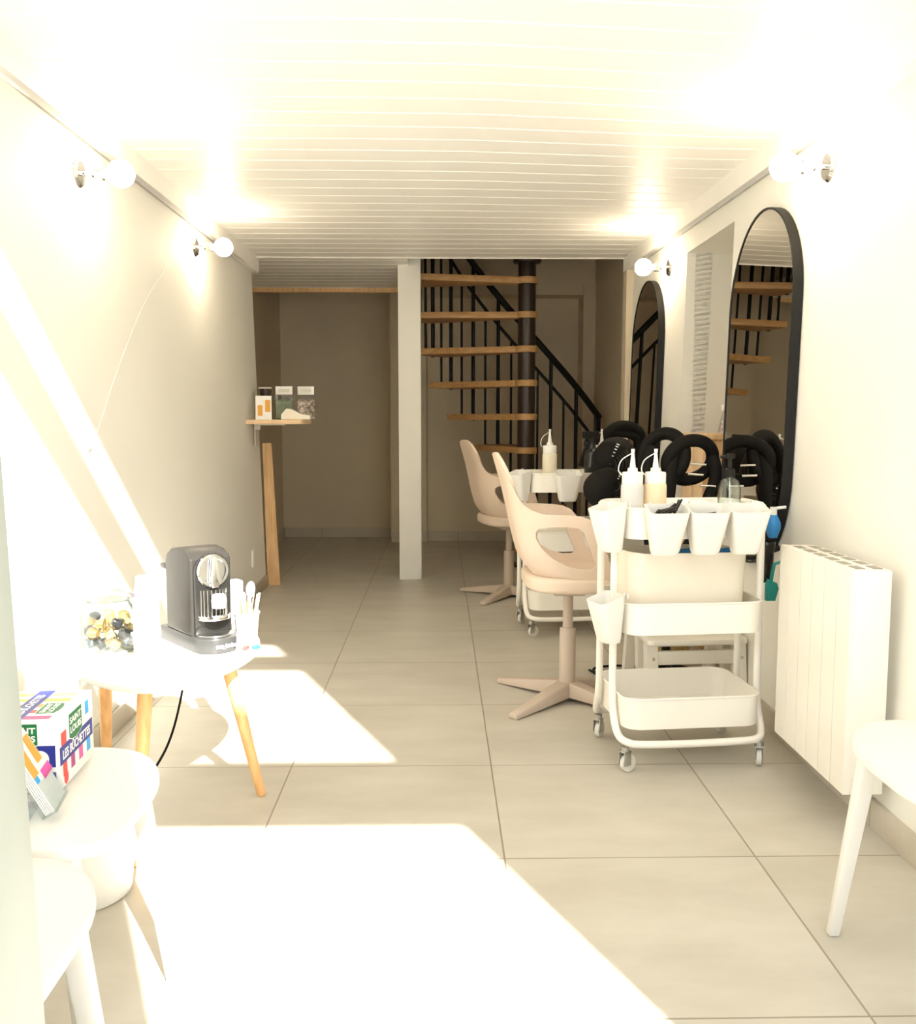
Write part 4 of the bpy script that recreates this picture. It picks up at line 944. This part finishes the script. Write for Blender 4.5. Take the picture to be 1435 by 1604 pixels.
# ------------------------------------------------------------ white chairs: front edge at local +x
def white_chair(label, loc, rz):
    t = thing('white_chair', label, 'chair', loc, rz, 'white stacking chairs')
    poly = []
    for i in range(56):
        a = 2*PI*i/56; ca, sa = math.cos(a), math.sin(a)
        poly.append((0.215*math.copysign(abs(ca)**0.5, ca), 0.207*math.copysign(abs(sa)**0.5, sa)))
    bm = bmesh.new(); prism(bm, poly, 0.428, 0.45, bev=0.006, seg=3)
    for v in bm.verts:
        if v.co.x > 0.12: v.co.z -= 0.9*(v.co.x-0.12)**2 * 3
    obj('seat', bm, 'plastic', t)
    for sx, sy in ((1, 1), (1, -1), (-1, 1), (-1, -1)):
        bm = bmesh.new(); x1, y1 = sx*0.155, sy*0.155; x0, y0 = sx*0.20, sy*0.197; a, b = 0.017, 0.011
        hexa(bm, [(x0-b, y0-b, 0), (x0+b, y0-b, 0), (x0+b, y0+b, 0), (x0-b, y0+b, 0), (x1-a, y1-a, 0.43), (x1+a, y1-a, 0.43), (x1+a, y1+a, 0.43), (x1-a, y1+a, 0.43)])
        bmesh.ops.bevel(bm, geom=bm.edges[:], offset=0.005, segments=2, profile=0.5, affect='EDGES'); obj('leg', bm, 'plastic', t)
    fn = lambda u, v: Vector((-0.19 - 0.30*(v-0.45)*0.5 - 0.03*math.cos(u/0.2*PI/2), u, v))
    bm = bmesh.new(); sheet(bm, rrect(0.38, 0.33, 0.07, 6, 0, 0.62), [rrect(0.26, 0.05, 0.02, 4, 0, 0.53)], fn, 0.03, 0.012); obj('backrest', bm, 'plastic', t)
    return t
wc1 = white_chair('white plastic chair carrying the sugar box', (-0.702, 1.465, 0), 0.0)
wc2 = dup(wc1, (-0.655, 1.035, 0), math.radians(1), 'white plastic chair nearest the open door')
wc3 = dup(wc1, (1.00, 1.60, 0), PI, 'white plastic chair in front of the radiator on right')

# sugar box
sb = thing('sugar_box', 'printed sugar stick carton with green badge on the white chair', 'box', (-0.682, 1.548, 0.450), math.radians(3))
hx, hy, hh = 0.062, 0.088, 0.118
bm = bmesh.new(); box(bm, -hx, hx, -hy, hy, 0, hh, 0.0012); obj('carton', bm, 'paper', sb)
R_RIGHT = Matrix(((0, 0, 1, hx), (1, 0, 0, 0), (0, 1, 0, 0), (0, 0, 0, 1)))         # text x -> +y, up z, out +x
R_FRONT = Matrix(((1, 0, 0, 0), (0, 0, -1, -hy), (0, 1, 0, 0), (0, 0, 0, 1)))       # text x -> +x, out -y
R_TOP = Matrix(((0, -1, 0, 0), (1, 0, 0, 0), (0, 0, 1, hh), (0, 0, 0, 1)))
def patch(mx, x0, x1, y0, y1, m, name='printed_patch', lift=0.0003, poly=None):
    bm = bmesh.new(); prism(bm, poly or [(x0, y0), (x1, y0), (x1, y1), (x0, y1)], 0, lift, mx); return obj(name, bm, m, sb)
def shield(mx, cx, cy, w, h, name='green_badge', lift=0.0007):
    def pl(w, h, g): return [(cx-w/2-g, cy-h*.35-g), (cx-w*.25, cy-h*.47-g), (cx, cy-h/2-g), (cx+w*.25, cy-h*.47-g), (cx+w/2+g, cy-h*.35-g), (cx+w/2+g, cy+h/2+g), (cx-w/2-g, cy+h/2+g)]
    patch(mx, 0, 0, 0, 0, 'paper', 'badge_border', lift, pl(w, h, 0.0015)); patch(mx, 0, 0, 0, 0, 'green', name, lift+.0003, pl(w, h, 0))
    s = h*0.34; m2 = mx @ TR(cx, cy+h*0.22, lift+.0004)
    lettering('SAINT', s, 'paper', sb, m2, 0.0002, sx=w/(h*1.05), bold=0.0004); lettering('LOUIS', s, 'paper', sb, mx @ TR(cx, cy-h*0.12, lift+.0004), 0.0002, sx=w/(h*1.05), bold=0.0004)
# right-hand face
for k, (c_, y0) in enumerate((('red', -0.068), ('plum', -0.030), ('pink', 0.010), ('cyan', 0.050))):
    patch(R_RIGHT, y0, y0+0.019, 0.018, 0.050, c_)
patch(R_RIGHT, -0.072, -0.048, 0.058, 0.092, 'red'); patch(R_RIGHT, 0.048, 0.066, 0.085, 0.108, 'cyan')
patch(R_RIGHT, -0.080, 0.082, 0.040, 0.070, 'blue', 'blue_band', 0.0005)
lettering('LES BÛCHETTES', 0.021, 'paper', sb, R_RIGHT @ TR(0.0, 0.053, 0.0006), 0.0002, sx=0.92, bold=0.0006)
shield(R_RIGHT, -0.004, 0.088, 0.062, 0.046)
patch(R_RIGHT, 0, 0, 0, 0, 'red', 'strawberry_print', 0.0004, [(-0.055+0.010*math.cos(a), 0.013+0.011*math.sin(a)) for a in [2*PI*i/16 for i in range(16)]])
# front face
patch(R_FRONT, -0.058, 0.058, 0.042, 0.078, 'blue', 'blue_band'); patch(R_FRONT, 0.002, 0.058, 0.006, 0.034, 'blue', 'blue_panel')
patch(R_FRONT, 0, 0, 0, 0, 'paper', 'white_disc', 0.0006, [(0.034+0.014*math.cos(a), 0.056+0.014*math.sin(a)) for a in [2*PI*i/20 for i in range(20)]])
shield(R_FRONT, 0.006, 0.094, 0.050, 0.040)
# top face
for k, c_ in enumerate(('plum', 'red', 'orange', 'lime', 'lime')):
    patch(R_TOP, -0.075+k*0.032, -0.058+k*0.032, -0.045, 0.055, c_)
patch(R_TOP, -0.085, 0.085, -0.002, 0.026, 'blue', 'blue_band', 0.0005)
lettering('LES BÛCHETTES', 0.018, 'paper', sb, R_TOP @ TR(0.0, 0.012, 0.0006), 0.0002, sx=0.9, bold=0.0004)
shield(R_TOP, -0.02, -0.03, 0.055, 0.034)

# leaflet holder on the same chair
t = thing('leaflet_stand', 'clear acrylic leaflet stand leaning beside the sugar box', 'leaflet stand', (-0.600, 1.385, 0.451), math.radians(100))
def pane(bm, p, th): 
    v = [Vector(q) for q in p]; n_ = (v[1]-v[0]).cross(v[2]-v[0]).normalized()*th; hexa(bm, v+[q+n_ for q in v])
tilt = math.radians(28)
bx = lambda u, s, o: (u, -o*math.cos(tilt)+s*math.sin(tilt), s*math.cos(tilt)+o*math.sin(tilt)+.004)
bm = bmesh.new()
pane(bm, [bx(-0.040, 0, 0), bx(0.040, 0, 0), bx(0.040, 0.118, 0), bx(-0.040, 0.118, 0)], 0.0025)
pane(bm, [bx(-0.040, 0, 0.022), bx(0.040, 0, 0.022), bx(0.040, 0.05, 0.022), bx(-0.040, 0.05, 0.022)], 0.0025)
pane(bm, [bx(-0.040, 0, 0.022), bx(0.040, 0, 0.022), bx(0.040, 0, 0), bx(-0.040, 0, 0)], 0.0025)
obj('acrylic_tray', bm, 'acryl', t)
bm = bmesh.new(); pane(bm, [bx(0.0405, .118, 0.0), bx(0.0425, .118, 0.0), (0.0425, 0.10, 0.002), (0.0405, 0.10, 0.002)], 0.0025); pane(bm, [(-0.040, 0.02, 0.001), (0.040, 0.02, 0.001), (0.040, 0.10, 0.001), (-0.040, 0.10, 0.001)], 0.0025); obj('acrylic_foot', bm, 'acryl', t)
for k in range(5):
    bm = bmesh.new(); pane(bm, [bx(-0.037, 0.003, 0.006+k*0.003), bx(0.037, 0.003, 0.006+k*0.003), bx(0.037, 0.125, 0.006+k*0.003), bx(-0.037, 0.125, 0.006+k*0.003)], 0.002)
    tagm = obj('leaflet', bm, 'paper', t)
for (u0, u1, s0_, s1, m_) in ((-0.035, -0.01, 0.06, 0.115, 'orange'), (0.008, 0.033, 0.07, 0.115, 'orange'), (0.0, 0.045, 0.045, 0.06, 'pink'), (-0.035, -0.02, 0.05, 0.06, 'cyan')):
    bm = bmesh.new(); pane(bm, [bx(u0, s0_, 0.0205), bx(u1, s0_, 0.0205), bx(u1, s1, 0.0205), bx(u0, s1, 0.0205)], 0.0006); obj('printed_panel', bm, m_, t)
